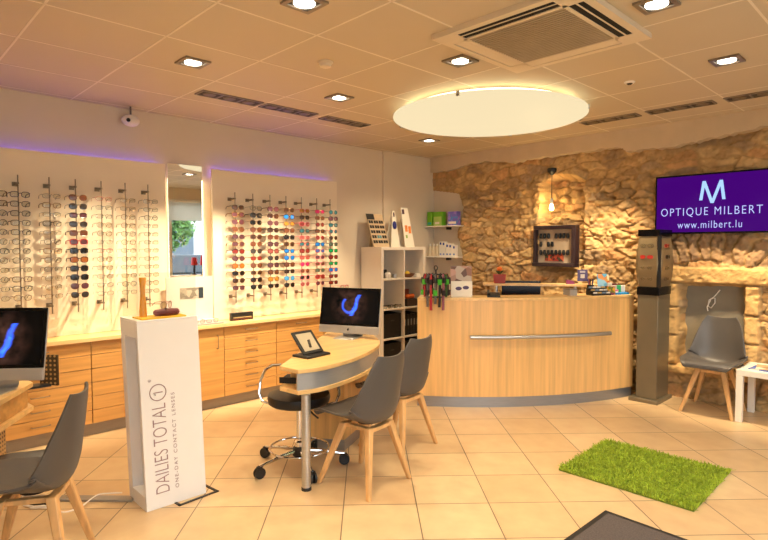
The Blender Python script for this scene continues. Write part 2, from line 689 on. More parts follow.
dl0 = make_downlight()
first = True
DL = [(-3.47, 1.63, 'square recessed downlight above the left glasses panel, nearest the dome camera'),
      (-2.25, 1.63, 'square recessed downlight cut by the top photo edge, left of the air unit'),
      (-3.47, 2.85, 'square recessed downlight beside the left row of dark triple spots'),
      (-2.25, 2.85, 'square recessed downlight between the air unit and the round lamp'),
      (-4.16, 4.72, 'small recessed downlight near the far corner above the white bookcase'),
      (-1.06, 2.88, 'square recessed downlight right of the air unit at the top edge'),
      (-1.06, 4.07, 'square recessed downlight right of the ceiling sensor, above the screen'),
      (-1.06, 1.63, 'square recessed downlight overhead beyond the top photo edge'),
      (-3.47, .42, 'square recessed downlight over the left desk beyond the photo edge')]
for x, y, lb in DL:
    d = dl0 if first else dup(dl0)
    first = False
    d['label'] = lb
    d['group'] = 'square downlights'
    d.location = (x, y, H_CEIL)
for x, y, lb in DL:
    light('downlight_beam', 'SPOT', None, (x, y, H_CEIL - .03), DLW, WARM, (0, 0, 0), .05, 125, .8)

# triple spot fixtures aimed at the walls
def make_triple():
    t = thing('triple_spot', 'triple', 'ceiling spotlight')
    f = MB()
    L_, W_ = .265, .075
    f.box(-W_, W_, -L_, -L_ + .012, -.01, 0).box(-W_, W_, L_ - .012, L_, -.01, 0)
    f.box(-W_, -W_ + .012, -L_ + .012, L_ - .012, -.01, 0).box(W_ - .012, W_, -L_ + .012, L_ - .012, -.01, 0)
    for k in (-.088, .088):
        f.box(-W_ + .012, W_ - .012, k - .006, k + .006, -.01, 0)
    build('frame', f, DL_FRAME, t)
    build('housing', MB().box(-W_ + .012, W_ - .012, -L_ + .012, L_ - .012, -.003, 0), mat('spot_housing', (74, 62, 46), 0.6), t)
    for k in (-.172, 0, .172):
        M = Matrix.Translation((-.012, k, -.006)) @ Matrix.Rotation(R(0), 4, 'Y')
        build('spot_head', MB().lathe([(.046, -.003), (.05, .0), (.05, .003)], 20).xf(M), mat('spot_head', (128, 112, 88), 0.4, 0.4), t)
    return t


tr0 = make_triple()
TR = [(-4.10, 2.235, 0, 'dark triple spotlight in ceiling, leftmost of three along the left wall'),
      (-4.10, 2.80, 0, 'dark triple spotlight in ceiling, middle of three along the left wall'),
      (-4.10, 3.44, 0, 'dark triple spotlight in ceiling, rightmost of three along the left wall'),
      (-2.30, 5.16, 1, 'dark triple spotlight nearest the round lamp along the stone wall'),
      (-1.69, 5.16, 1, 'dark triple spotlight in the middle of the stone wall row'),
      (-1.08, 5.16, 1, 'dark triple spotlight cut by the right photo edge')]
for i, (x, y, r, lb) in enumerate(TR):
    d = tr0 if i == 0 else dup(tr0)
    d.location = (x, y, H_CEIL)
    d.rotation_euler = (0, 0, R(-90) if r else 0)
    d['label'] = lb
    d['group'] = 'triple ceiling spots'
    if not r:
        for k in (-.172, 0, .172):
            lean_ = (-1.05 if k < 0 else (-.45 if k == 0 else .2)) if i == 0 else (-.28 if k < 0 else .28)
            if i and k == 0:
                continue
            dv = Vector((-.80, lean_, -1.85))
            light('wall_spot', 'SPOT', None, (x, y + k, H_CEIL - .03), 230 if i == 0 else 165, WARM, dv.to_track_quat('-Z', 'Y').to_euler(), .015, 44, .9)
    else:
        dv = Vector((-.30 if i == 3 else .0, .62, -1.75))
        light('wall_spot', 'SPOT', None, (x, y, H_CEIL - .03), 150, WARM, dv.to_track_quat('-Z', 'Y').to_euler(), .03, 52, .6)
        if i == 3:
            dv = Vector((-.9, .6, -1.6))
            light('wall_spot', 'SPOT', None, (x - .15, y, H_CEIL - .03), 90, WARM, dv.to_track_quat('-Z', 'Y').to_euler(), .03, 60, .8)

# round suspended disc lamp
LC = Vector((-2.85, 4.0, 0))
LR = .82
t = thing('round_ceiling_lamp', 'large round glowing disc lamp hung just below the ceiling', 'ceiling light', (LC.x, LC.y, 2.60))
build('diffuser', MB().lathe([(LR - .012, 0), (LR, .006), (LR, .022), (LR - .01, .026)], 72), emit('diffuser_glow', (250, 229, 184), .82), t)
ring = [(.70 * math.cos(a * PI / 36), .70 * math.sin(a * PI / 36), .055) for a in range(72)]
build('light_tube', MB().tube(ring, .012, 8, closed=True), emit('tube_glow', (255, 226, 170), 5.0), t)
for a in (20, 110, 200, 290):
    c, s = math.cos(R(a)), math.sin(R(a))
    build('clip', MB().box(-.012, .012, -.006, .006, -.004, .03).xf(Matrix.Translation((c * (LR + .004), s * (LR + .004), 0)) @ Matrix.Rotation(R(a + 90), 4, 'Z')), ALU, t)

# air conditioner cassette
ACW = mat('air_unit_cream', (226, 208, 178), 0.5, var=0.02)
t = thing('air_conditioner', 'square cream ceiling air conditioner cassette with slatted grille', 'air conditioner', (-1.66, 2.83, H_CEIL))
S = .435
g, s0, s1 = .285, .312, .392
sl = .29
pb = MB()
pb.box(-S, S, -S, -s1, -.03, 0).box(-S, S, s1, S, -.03, 0).box(-S, -s1, -s1, s1, -.03, 0).box(s1, S, -s1, s1, -.03, 0)
CUBE = MB().box(0, 1, 0, 1, 0, 1).f
for a in range(4):
    M = Matrix.Rotation(R(90 * a), 4, 'Z')
    for bx in ((-s0, s0, -s0, -g - .004), (-s1, -sl, -s1, -s0), (sl, s0, -s1, -s0)):
        pb.add([tuple(M @ Vector(p)) for p in MB().box(*bx, -.03, 0).v], CUBE)
build('panel', pb, ACW, t)
gr = MB()
for k in range(24):
    y = -g + .008 + k * (2 * g - .016) / 23
    gr.box(-g, g, y - .0065, y + .0065, -.029, -.018)
build('intake_grille', gr, mat('grille_taupe', (176, 158, 130), 0.5), t, label='taupe slatted square intake grille')
build('grille_backing', MB().box(-g, g, -g, g, -.016, 0), mat('grille_dark', (110, 94, 74), 0.7), t)
for a in range(4):
    M = Matrix.Rotation(R(90 * a), 4, 'Z')
    build('air_slot', MB().box(-sl, sl, -s1, -s0, -.026 if a in (0, 1) else -.010, 0).xf(M), DARKGAP, t)
    if a in (0, 1):
        build('flap', MB().box(-sl, sl, -.357, -.349, -.029, -.0262).xf(M), ACW, t)
    else:
        build('flap', MB().box(-sl + .004, sl - .004, -s1 + .008, -s0 - .004, -.029, -.012).xf(M), ACW, t)

t = thing('smoke_detector', 'small round cream smoke detector on the ceiling between two downlights', 'smoke detector', (-2.88, 2.25, H_CEIL))
build('base', MB().lathe([(.045, -.012), (.05, -.006), (.05, 0)], 24), ACW, t)
build('sensor_cap', MB().lathe([(.022, -.036), (.036, -.03), (.04, -.013)], 24), ACW, t)
t = thing('motion_sensor', 'tiny round sensor on the ceiling left of the right downlight', 'sensor', (-1.69, 4.11, H_CEIL))
build('ring', MB().lathe([(.03, -.012), (.038, -.004), (.038, 0)], 24), WHITE, t)
build('eye', MB().lathe([(.012, -.02), (.022, -.012)], 16), DL_DARK, t)

ROD_ = mat('stem_grey', (110, 100, 90), .4)
t = thing('security_camera', 'small white dome camera hanging at the top of the left wall', 'camera', (-4.95, 1.76, 0))
build('stem', MB().cyl((0, 0, H_CEIL - .0), (0, 0, 2.62), .008, n=8), ROD_, t)
M = Matrix.Translation((0, 0, 2.572)) @ Matrix.Diagonal((.06, .075, .05, 1))
sp = [(math.sin(PI * k / 10), -math.cos(PI * k / 10)) for k in range(1, 10)]
build('dome', MB().lathe(sp, 20).xf(M), WHITE, t)
build('lens', MB().cyl((.035, -.03, 2.572), (.058, -.04, 2.562), .016, n=14), BLACKG, t)

# ------------------------------------------------------------------ glasses wall
PANEL = mat('display_panel', (236, 220, 194), 0.55, var=0.015, scale=3)
PX = -4.90
SWH0 = mat('riser_white', (238, 230, 222), .4, var=.01)
panels = []
for i, (a, b_, lb) in enumerate(((.35, 2.03, 'cream wall panel carrying rows of clear eyeglasses, left of the tall mirror'),
                                 (2.475, 3.985, 'cream wall panel carrying rows of sunglasses, right of the tall mirror'))):
    t = thing('glasses_wall', lb, 'glasses wall', (0, 0, 0), 0, 'glasses wall panels')
    build('board', MB().box(PX - .03, PX, a, b_, .786, 2.225), PANEL, t, bevel=.002)
    bx = MB().box(X0, PX - .03, a + .1, a + .16, .85, 2.15).box(X0, PX - .03, b_ - .16, b_ - .1, .85, 2.15)
    build('standoff', bx, PANEL, t)
    build('light_strip', MB().box(PX - .128, PX - .118, a + .05, b_ - .02, 2.20, 2.21), emit('violet_led', (110, 80, 255), 11.0), t, label='violet light strip behind the top edge')
    panels.append(t)
    build('strip_bracket', MB().box(PX - .117, PX - .03, a + .3, a + .33, 2.20, 2.21).box(PX - .117, PX - .03, b_ - .33, b_ - .3, 2.20, 2.21), PANEL, t)

t = thing('tall_mirror', 'tall narrow wall mirror between the two glasses panels', 'mirror', (0, 0, 0))
mm, nt, b = newmat('mirror_silver')
b.inputs['Base Color'].default_value = (.92, .93, .92, 1)
b.inputs['Metallic'].default_value = 1
b.inputs['Roughness'].default_value = .015
build('mirror_glass', MB().box(-4.965, -4.96, 2.075, 2.40, .80, 2.245), mm, t)
build('backing', MB().box(X0, -4.966, 2.12, 2.36, .80, 2.2), WHITE, t)
for y in (2.055, 2.43):
    build('light_tube', MB().cyl((-5.03, y, .82), (-5.03, y, 2.12), .008, n=8), emit('mirror_tube', (255, 232, 190), 9.0), t)

ROD = mat('rod_steel', (132, 116, 94), 0.35, 0.5)


def rrect(w, h, p, n=28, drop=0.0):
    """super-ellipse outline in (y,z)"""
    out = []
    for k in range(n):
        a = 2 * PI * k / n
        c, s = math.cos(a), math.sin(a)
        y = w / 2 * abs(c) ** (2 / p) * (1 if c >= 0 else -1)
        z = h / 2 * abs(s) ** (2 / p) * (1 if s >= 0 else -1)
        out.append((y, z))
    return out


def glasses_meshes(kind):
    w, h, p, rim = {'round': (.046, .042, 2.1, .0016), 'square': (.051, .038, 3.2, .0024), 'aviator': (.054, .046, 2.4, .0014),
                    'bold': (.053, .043, 2.9, .0032), 'thin': (.05, .033, 2.8, .0013)}[kind]
    gapw = .018
    cy = gapw / 2 + w / 2
    out = {}
    fr = MB()
    lens = {}
    for s in (-1, 1):
        ol = rrect(w, h, p)
        ring = []
        for y, z in ol:
            yy, zz = s * (cy + y), z
            if kind == 'aviator':
                zz -= .005 * (1 - s * 0) * (y * (-1) / (w / 2) * -.5 + .5) * 0
                yy *= 1 + .06 * (z / h)
            ring.append((-2.6 * (yy ** 2), yy, zz))
        fr.tube(ring, rim, 6, closed=True)
        lm = MB()
        n = len(ring)
        vs = [(-2.6 * (cy ** 2) + .003, s * cy, 0)] + [(p_[0], p_[1], p_[2]) for p_ in ring]
        vs += [(v[0] - .0015, v[1], v[2]) for v in vs]
        fs = []
        for k in range(n):
            a, b_ = 1 + k, 1 + (k + 1) % n
            fs.append((0, a, b_) if s > 0 else (0, b_, a))
            fs.append((n + 1, n + 1 + b_, n + 1 + a) if s > 0 else (n + 1, n + 1 + a, n + 1 + b_))
        lens[s] = lm.add(vs, fs).mesh('lens')
    fr.tube([(-.0005, -gapw / 2 - .001, .006), (.002, 0, .010), (-.0005, gapw / 2 + .001, .006)], rim * 1.15, 6)
    if kind == 'aviator':
        fr.tube([(-.001, -gapw / 2 - .006, .015), (.0015, 0, .017), (-.001, gapw / 2 + .006, .015)], rim, 6)
    out['frame'] = fr.mesh('frame')
    out['lens'] = lens
    tm = {}
    ye = cy + w / 2 + .003
    xe = -2.6 * ye ** 2
    for s in (-1, 1):
        tm[s] = MB().tube([(xe + .004, s * (ye - .003), .010), (xe - .004, s * ye, .011), (-.09, s * (ye - .001), .010), (-.118, s * (ye - .003), .006), (-.136, s * (ye - .006), -.014)],
                          [rim * 1.1, rim * 1.3, rim * 1.1, rim * 1.1, rim * 1.3], 6).mesh('temple')
    out['temple'] = tm
    return out


GM = {k: glasses_meshes(k) for k in ('round', 'square', 'aviator', 'bold', 'thin')}
for k in GM:
    for me in [GM[k]['frame'], *GM[k]['lens'].values(), *GM[k]['temple'].values()]:
        me.materials.append(BLACK)


def setmat(o, mt):
    o.material_slots[0].link = 'OBJECT'
    o.material_slots[0].material = mt


def linkobj(name, me, parent=None):
    o = bpy.data.objects.new(name, me)
    COL.objects.link(o)
    o.parent = parent
    return o


def glasses(kind, name, fm, lm, tm, label, group, loc, rz=0, lm2=None):
    t = linkobj(name, GM[kind]['frame'])
    setmat(t, fm)
    tag(t, label, name if name == 'sunglasses' else 'glasses', group)
    for s in (-1, 1):
        l = linkobj('lens', GM[kind]['lens'][s], t)
        setmat(l, lm)
        q = linkobj('temple', GM[kind]['temple'][s], t)
        setmat(q, tm)
    t.location = loc
    t.rotation_euler = (0, 0, rz)
    return t


def tint(name, c, rough=0.12):
    return mat('lens_' + name, c, rough, 0.0, var=0.02, spec=0.6)


LENS = {'dark brown': (58, 36, 26), 'smoky grey': (52, 46, 44), 'amber': (150, 84, 30), 'brown': (98, 56, 36), 'plum': (86, 50, 58),
        'black': (26, 22, 22), 'mirrored blue': (20, 110, 200), 'teal': (36, 90, 100), 'pink': (170, 36, 92), 'red': (120, 40, 34),
        'orange': (180, 96, 36), 'green': (16, 140, 72), 'gold': (160, 112, 40), 'violet blue': (70, 84, 150), 'grey green': (74, 84, 72),
        'rose': (140, 72, 66), 'sky blue': (70, 150, 210)}
LMAT = {k: tint(k.replace(' ', '_'), v) for k, v in LENS.items()}
FMAT = {'black': mat('frame_black', (28, 24, 24), 0.3), 'tortoise': printed('frame_tortoise', [(70, 36, 18), (110, 62, 28), (48, 26, 16)], 160, .25),
        'gold': mat('frame_gold', (128, 92, 48), 0.35, 0.5), 'silver': mat('frame_silver', (100, 94, 86), 0.35, 0.5),
        'navy': mat('frame_navy', (44, 46, 84), 0.35), 'brown': mat('frame_brown', (104, 66, 44), 0.35), 'clear': mat('frame_clear', (160, 132, 98), 0.25),
        'red': mat('frame_red', (180, 44, 36), 0.35), 'grey': mat('frame_grey', (64, 58, 54), 0.35), 'pink': mat('frame_pink', (206, 110, 120), .35)}


def rod(y, label, ztop, zbot, zs, xr=-4.79):
    t = thing('display_rod', label, 'display rod', (xr, y, zbot), 0, 'upright rods holding glasses')
    build('upright', MB().cyl((0, 0, 0), (0, 0, ztop - zbot), .0045, n=8), ROD, t)
    for z in (ztop - zbot - .06, .06):
        build('bracket', MB().box(PX - xr - .002, .004, -.007, .007, z - .007, z + .007).box(PX - xr - .002, PX - xr + .01, -.018, .018, z - .016, z + .016), ROD, t)
    for z in zs:
        build('peg', MB().tube([(0, 0, z - zbot + .002), (.045, 0, z - zbot + .003), (.062, 0, z - zbot + .0035)], .0022, 6), ROD, t)
    return t


XG = -4.73
rows1 = [1.88 - .0685 * k for k in range(12)]
# left panel: clear eyeglasses, one rod of sunglasses
cols1 = [-2, 21.3, 52.7, 79, 104.8, 128.8, 151.6]
C1N = ['leftmost rod at photo edge', 'second rod of left panel', 'third rod of left panel', 'sunglasses rod of left panel',
       'fifth rod of left panel', 'sixth rod of left panel', 'last rod before the mirror']
for ci, px in enumerate(cols1):
    y = at(px, 240, x=XG).y
    rod(y, 'thin upright steel rod with pegs: the ' + C1N[ci], 2.02, .98, rows1)
    for ri, z in enumerate(rows1):
        if ci == 3:
            lc = ['brown', 'smoky grey', 'plum', 'smoky grey', 'brown', 'plum', 'black', 'amber', 'black', 'black', 'plum', 'smoky grey'][ri]
            fc = ['gold', 'black', 'black', 'black', 'brown', 'red', 'black', 'tortoise', 'black', 'black', 'gold', 'gold'][ri]
            kd = ['aviator', 'aviator', 'square', 'aviator', 'bold', 'bold', 'bold', 'bold', 'bold', 'bold', 'aviator', 'aviator'][ri]
            glasses(kd, 'sunglasses', FMAT[fc], LMAT[lc], FMAT[fc], '%s sunglasses with %s frame, %s, %s' % (lc, fc, C1N[ci], ORD[ri]),
                    'sunglasses on the left panel', (XG, y + .001, z - .007))
        else:
            if ci in (0, 1):
                fc = rnd.choice(['black', 'navy', 'tortoise', 'grey', 'brown', 'silver'])
                kd = rnd.choice(['square', 'round', 'thin', 'square'])
            elif ci == 2:
                fc = rnd.choice(['silver', 'grey', 'gold', 'clear', 'silver', 'brown'])
                kd = rnd.choice(['thin', 'round', 'square'])
            else:
                fc = rnd.choice(['silver', 'gold', 'grey', 'clear', 'gold', 'black'])
                kd = rnd.choice(['thin', 'thin', 'round'])
            if (ci, ri) in ((4, 0), (4, 6)):
                fc = 'red'
            glasses(kd, 'eyeglasses', FMAT[fc], CLEARLENS, FMAT[fc], 'clear eyeglasses with thin %s frame, %s, %s' % (fc, C1N[ci], ORD[ri]),
                    'clear eyeglasses on the left panel', (XG, y + .001, z - .007))

cols2 = [238.6, 256.5, 273.6, 289.6, 305, 320.3, 333.6]
rows2 = [1.872 - .0695 * k for k in range(12)]
C2N = ['first rod right of the mirror', 'second rod right of the mirror', 'third rod right of the mirror', 'middle rod of the right panel',
       'fifth rod right of the mirror', 'sixth rod right of the mirror', 'last rod of the right panel']
L2 = [['dark brown', 'plum', 'plum', 'brown', 'plum', 'plum', 'red', 'plum', 'orange', 'black', 'dark brown', 'plum'],
      ['clear', 'smoky grey', 'black', 'brown', 'dark brown', 'brown', 'smoky grey', 'red', 'brown', 'dark brown', 'black', 'black'],
      ['plum', 'dark brown', 'plum', 'dark brown', 'brown', 'plum', 'rose', 'smoky grey', 'plum', 'brown', 'gold', 'black'],
      ['dark brown', 'mirrored blue', 'gold', 'brown', 'black', 'dark brown', 'mirrored blue', 'mirrored blue', 'brown', 'dark brown', 'sky blue', 'black'],
      ['gold', 'dark brown', 'red', 'teal', 'rose', 'teal', 'red', 'rose', 'pink', 'brown', 'black', 'rose'],
      ['pink', 'brown', 'red', 'brown', 'red', 'mirrored blue', 'violet blue', 'plum', 'brown', 'grey green', 'red', 'plum'],
      ['teal', 'plum', 'teal', 'teal', 'dark brown', 'grey green', 'green', 'red', 'green', 'mirrored blue', 'red', 'red']]
for ci, px in enumerate(cols2):
    y = at(px, 240, x=XG).y
    rod(y, 'thin upright steel rod with pegs: the ' + C2N[ci], 2.01, .95, rows2)
    for ri, z in enumerate(rows2):
        lc = L2[ci][ri]
        kd = rnd.choice(['bold', 'aviator', 'square', 'bold'] if ci < 4 else ['round', 'square', 'square', 'bold'])
        fc = rnd.choice(['black', 'tortoise', 'brown', 'gold'] if ci < 4 else ['black', 'tortoise', 'red', 'pink', 'gold'])
        lm = CLEARLENS if lc == 'clear' else LMAT[lc]
        glasses(kd, 'sunglasses' if lc != 'clear' else 'eyeglasses', FMAT['grey' if lc == 'clear' else fc], lm, FMAT[fc],
                '%s-lensed glasses, %s temples, %s, %s' % (lc.replace(' ', '-'), fc, C2N[ci], ORD[ri]), 'sunglasses on the right panel', (XG, y + .001, z - .007))

# ------------------------------------------------------------------ worktop and base cabinets along the left wall
YW0, YW1 = -.1, 4.1
t = thing('worktop', 'long pale beech worktop under the glasses panels', 'worktop', (0, 0, 0))
build('slab', MB().box(X0, -4.66, YW0, YW1, .755, .785), BEECH_TOP, t, bevel=.003)
build('edging', MB().box(-4.66, -4.655, YW0, YW1, .756, .784), EDGE, t)
tag(build('plinth', MB().box(X0 + .02, -4.73, YW0, YW1, 0, .10), PLINTH), 'grey plinth running under the beech base cabinets', 'plinth')
CARC = mat('carcass_shadow_gap', (120, 82, 44), 0.6)
cabs = [(-.1, .62, 6, 'beech drawer unit behind the left desk'),
        (.62, 1.33, 6, 'beech drawer unit between the left desk screen and the white column'),
        (1.33, 1.95, 6, 'beech drawer unit partly hidden behind the white column'),
        (1.95, 2.46, 0, 'beech cupboard with one tall door right of the white column'),
        (2.46, 3.025, 6, 'beech drawer unit under the sunglasses panel behind the black stool'),
        (3.025, 3.62, 6, 'beech drawer unit partly hidden by the middle desk'),
        (3.62, 4.1, 6, 'beech drawer unit hidden behind the middle desk screen')]
for a, b_, nd, lb in cabs:
    t = thing('base_cabinet', lb, 'cabinet', (-4.68, a, .10), 0, 'beech base cabinets')
    w = b_ - a
    build('body', MB().box(-.36, -.019, .001, w - .001, 0.001, .654), CARC, t)
    if nd:
        hh = .655 / nd
        for k in range(nd):
            dr = build('drawer', MB().box(-.018, 0, .003, w - .003, k * hh + .003, (k + 1) * hh - .002), BEECH_Y, t, bevel=.001)
            zc = (k + .58) * hh
            build('handle', MB().tube([(0, w / 2 - .06, zc), (.022, w / 2 - .06, zc), (.026, w / 2 - .05, zc), (.026, w / 2 + .05, zc), (.022, w / 2 + .06, zc), (0, w / 2 + .06, zc)], .0035, 6), ROD, dr)
    else:
        dr = build('door', MB().box(-.018, 0, .003, w - .003, .003, .652), BEECH_Y, t, bevel=.001)
        zc = .52
        build('handle', MB().tube([(0, w - .07, zc - .06), (.024, w - .07, zc - .06), (.026, w - .07, zc - .05), (.026, w - .07, zc + .05), (.024, w - .07, zc + .06), (0, w - .07, zc + .06)], .0035, 6), ROD, dr)

# counter display in front of the mirror
t = thing('counter_display', 'white counter display board with small picture in front of the mirror', 'display stand', (-4.74, 1.99, .785))
build('base_tray', MB().box(-.12, .06, -.03, .47, 0, .012), mat('tray_grey', (150, 152, 154), .3, .2), t)
build('back_board', MB().box(-.10, -.09, 0, .44, .012, .435), mat('display_white', (212, 192, 188), .4, var=.02), t)
build('picture', MB().box(-.0895, -.088, .125, .30, .235, .335), printed('picture_grey', [(150, 140, 128), (120, 112, 104), (168, 158, 146)], 26), t)
build('picture_band', MB().box(-.0895, -.0875, .30, .345, .235, .335), mat('picture_dark', (40, 52, 60), .4), t)
build('step', MB().box(-.088, .0, .05, .42, .012, .04), mat('display_white', (0, 0, 0)), t)
for i, yy in enumerate((2.12, 2.23, 2.36)):
    glasses('thin', 'eyeglasses', FMAT[('black', 'grey', 'navy')[i]], CLEARLENS, FMAT['grey'],
            'clear eyeglasses on the white counter display, %s from the left' % NTH[i], 'eyeglasses on the counter display', (-4.70, yy, .785 + .012 + .021))
t = thing('brand_plaque', 'small black block standing on the worktop under the sunglasses', 'plaque', (-4.78, 2.58, .785))
build('block', MB().box(-.02, .02, 0, .235, 0, .075), BLACK, t, bevel=.002)
build('pale_stripe', MB().box(.0202, .0212, .02, .215, .024, .034), mat('plaque_gold', (150, 130, 90), .4), t)
build('red_stripe', MB().box(.0202, .0212, .01, .225, .012, .018), mat('plaque_red', (96, 34, 36), .4), t)

pr = at(357, 300, x=-4.80)
t = thing('glasses_riser', 'white glasses riser at the worktop end behind the middle computer', 'display stand', (-4.80, 3.98, .785))
build('riser', MB().box(-.06, .06, -.08, .08, 0, .235), SWH0, t, bevel=.003)
glasses('square', 'eyeglasses', FMAT['red'], CLEARLENS, FMAT['pink'], 'red eyeglasses on the white riser behind the middle computer', None, (-4.76, 3.98, .785 + .235 + .0215))

# ------------------------------------------------------------------ white bookcase
KX0, KX1, KY0, KZ = -5.015, -4.66, 4.452, 1.487
t = thing('bookcase', 'white open cube bookcase with eight compartments beside the reception', 'bookcase', (0, 0, 0))
WLAM = mat('white_laminate', (234, 222, 204), .45, var=.02)
KW = .775
build('side_panel', MB().box(KX0, KX1, KY0, KY0 + .038, 0, KZ), WLAM, t, bevel=.002)
build('side_panel', MB().box(KX0, KX1, KY0 + KW - .038, KY0 + KW, 0, KZ), WLAM, t, bevel=.002)
build('top_panel', MB().box(KX0, KX1, KY0 + .0385, KY0 + KW - .0385, KZ - .038, KZ), WLAM, t, bevel=.002)
build('bottom_panel', MB().box(KX0, KX1, KY0 + .0385, KY0 + KW - .0385, 0, .038), WLAM, t, bevel=.002)
build('back_panel', MB().box(KX0, KX0 + .006, KY0 + .039, KY0 + KW - .039, .039, KZ - .039), WLAM, t)
cell = (KZ - .076 - 3 * .017) / 4
ym = KY0 + KW / 2
build('divider', MB().box(KX0 + .007, KX1, ym - .0085, ym + .0085, .0385, KZ - .0385), WLAM, t)
shelfz = []
for k in range(1, 4):
    z = .038 + k * cell + (k - 1) * .017
    shelfz.append(z + .017)
    build('shelf', MB().box(KX0 + .007, KX1, KY0 + .0385, ym - .009, z, z + .017).box(KX0 + .007, KX1, ym + .009, KY0 + KW - .0385, z, z + .017), WLAM, t)
yl, yr = KY0 + .038 + .175, ym + .0085 + .17
z4, z3, z2 = shelfz[2], shelfz[1], shelfz[0]
# black inserts in the two lower rows
for yc, zz, lb in ((yl, z2, 'black insert box in the left third row of the white bookcase'), (yl, .038, 'black insert box in the bottom left cube of the bookcase'),
                   (yr, .038, 'dark insert box in the bottom right cube of the bookcase')):
    q = thing('storage_box', lb, 'box', (-4.84, yc, zz), 0, 'black boxes in the bookcase')
    bx = MB().box(-.15, .15, -.15, .15, .001, .006).box(-.15, -.145, -.15, .15, .006, .29).box(.145, .15, -.15, .15, .006, .29).box(-.145, .145, -.15, -.145, .006, .29).box(-.145, .145, .145, .15, .006, .29)
    build('box_shell', bx, BLACK, q)
    build('pull_tab', MB().box(.15, .153, -.03, .03, .2, .215), mat('tab_grey', (60, 56, 52), .5), q)
for k in range(5):
    o = build('binder', MB().box(-.12, .12, -.022, .022, .001, .27 - .01 * (k % 2)), BLACK, None, bevel=.002)
    o.location = (-4.82, yr - .12 + k * .055, z2)
    tag(o, 'slim black binder in the right third-row cube, %s from the left' % NTH[k], 'binder', 'black binders in the bookcase')
    build('spine_label', MB().box(.12, .1206, -.012, .012, .12, .2), mat('spine_grey', (120, 116, 110), .6), o)
# small goods in the two upper rows
def small(name, lb, cat, x, y, z, mb, mt, group=None, bevel=.002):
    o = build(name, mb, mt, None, bevel)
    o.location = (x, y, z)
    return tag(o, lb, cat, group)


small('white_jar', 'white round jar in the top left cube of the bookcase', 'jar', -4.72, yl - .05, z4, MB().lathe([(.03, 0), (.036, .01), (.036, .06), (.025, .075)], 20), WHITE)
small('black_pot', 'small black pot in the top left cube behind the white jar', 'pot', -4.82, yl - .02, z4, MB().lathe([(.03, 0), (.04, .02), (.04, .1), (.034, .105)], 20), BLACK)
small('silver_tin', 'small silver tin in the top left cube near the divider', 'tin', -4.73, yl + .08, z4, MB().lathe([(.028, 0), (.028, .05), (.025, .053)], 20), STEEL)
small('wooden_bowl', 'brown shallow bowl in the top right cube of the bookcase', 'bowl', -4.74, yr - .03, z4, MB().lathe([(.04, 0), (.075, .025), (.09, .05), (.085, .05), (.06, .025), (.01, .015)], 24), wood('bowl_wood', (120, 70, 36), 'X'))
small('lemon', 'yellow round fruit lying in the brown bowl of the bookcase', 'fruit', -4.745, yr - .04, z4 + .015, MB().lathe([(.005, 0), (.025, .006), (.034, .03), (.026, .055), (.005, .066)], 16), mat('lemon_yellow', (220, 180, 50), .5))
small('white_box', 'small white carton in the top right cube beside the brown bowl', 'box', -4.72, yr + .11, z4, MB().box(-.03, .03, -.035, .035, 0, .045), WHITE)
for k in range(3):
    glasses('square', 'eyeglasses', FMAT[('black', 'silver', 'grey')[k]], CLEARLENS, FMAT[('black', 'silver', 'grey')[k]],
            'eyeglasses lying in the second-row left cube of the bookcase, %s from the left' % NTH[k], 'glasses in the bookcase', (-4.68, yl - .09 + k * .09, z3 + .022), 0)
small('orange_case', 'orange glasses case on top of a dark box in the second-row right cube', 'glasses case', -4.74, yr, z3 + .09, MB().tube([(0, -.075, .03), (0, -.06, .03), (0, .06, .03), (0, .075, .03)], [.012, .03, .03, .012], 14), mat('case_orange', (206, 96, 36), .4))
small('dark_box', 'dark brown box under the orange case in the second-row right cube', 'box', -4.75, yr, z3, MB().box(-.07, .07, -.1, .1, 0, .09), mat('dark_brown', (50, 34, 26), .5))
small('rust_case', 'rust red case standing behind the dark box in the bookcase', 'glasses case', -4.87, yr + .02, z3, MB().box(-.025, .025, -.08, .08, 0, .2), mat('case_rust', (140, 60, 34), .5))

# display cards on top of the bookcase
t = thing('frame_card', 'sloping display card with rows of dark glasses on the bookcase', 'display card', (-4.90, KY0 + .01, KZ))
bw, bh = .26, .40
def slope(y0, y1, z0, z1, th):
    # leaning board, foot at x=.08, top at x=-.06
    f_ = lambda z: .10 - z * .36
    return MB().hexa([(f_(z0), y0, z0), (f_(z0) + th, y0, z0), (f_(z0) + th, y1, z0), (f_(z0), y1, z0), (f_(z1), y0, z1), (f_(z1) + th, y0, z1), (f_(z1) + th, y1, z1), (f_(z1), y1, z1)])
build('board', slope(0, bw, 0, bh, .006), mat('card_tan', (196, 170, 136), .5), t)
build('strut', MB().hexa([(-.09, .1, 0), (-.084, .1, 0), (-.084, .14, 0), (-.09, .14, 0), (-.02, .1, .32), (-.014, .1, .32), (-.014, .14, .32), (-.02, .14, .32)]), mat('card_tan', (0, 0, 0)), t)
build('header', slope(.0, .12, .33, .40, .008), BLACK, t)
for r_, z in enumerate((.285, .225, .165, .105, .045)):
    for k in range(3):
        y = .012 + k * .083
        mt_ = [BLACK, mat('pic_teal', (70, 130, 140), .4), mat('pic_red', (190, 60, 50), .4)][(r_ + k) % 3 if (r_ + 2 * k) % 5 == 0 else 0]
        a_, b2_ = slope(y, y + .032, z, z + .036, .008), slope(y + .038, y + .070, z, z + .036, .008)
        build('printed_glasses', a_.add(b2_.v, b2_.f), mt_, t)

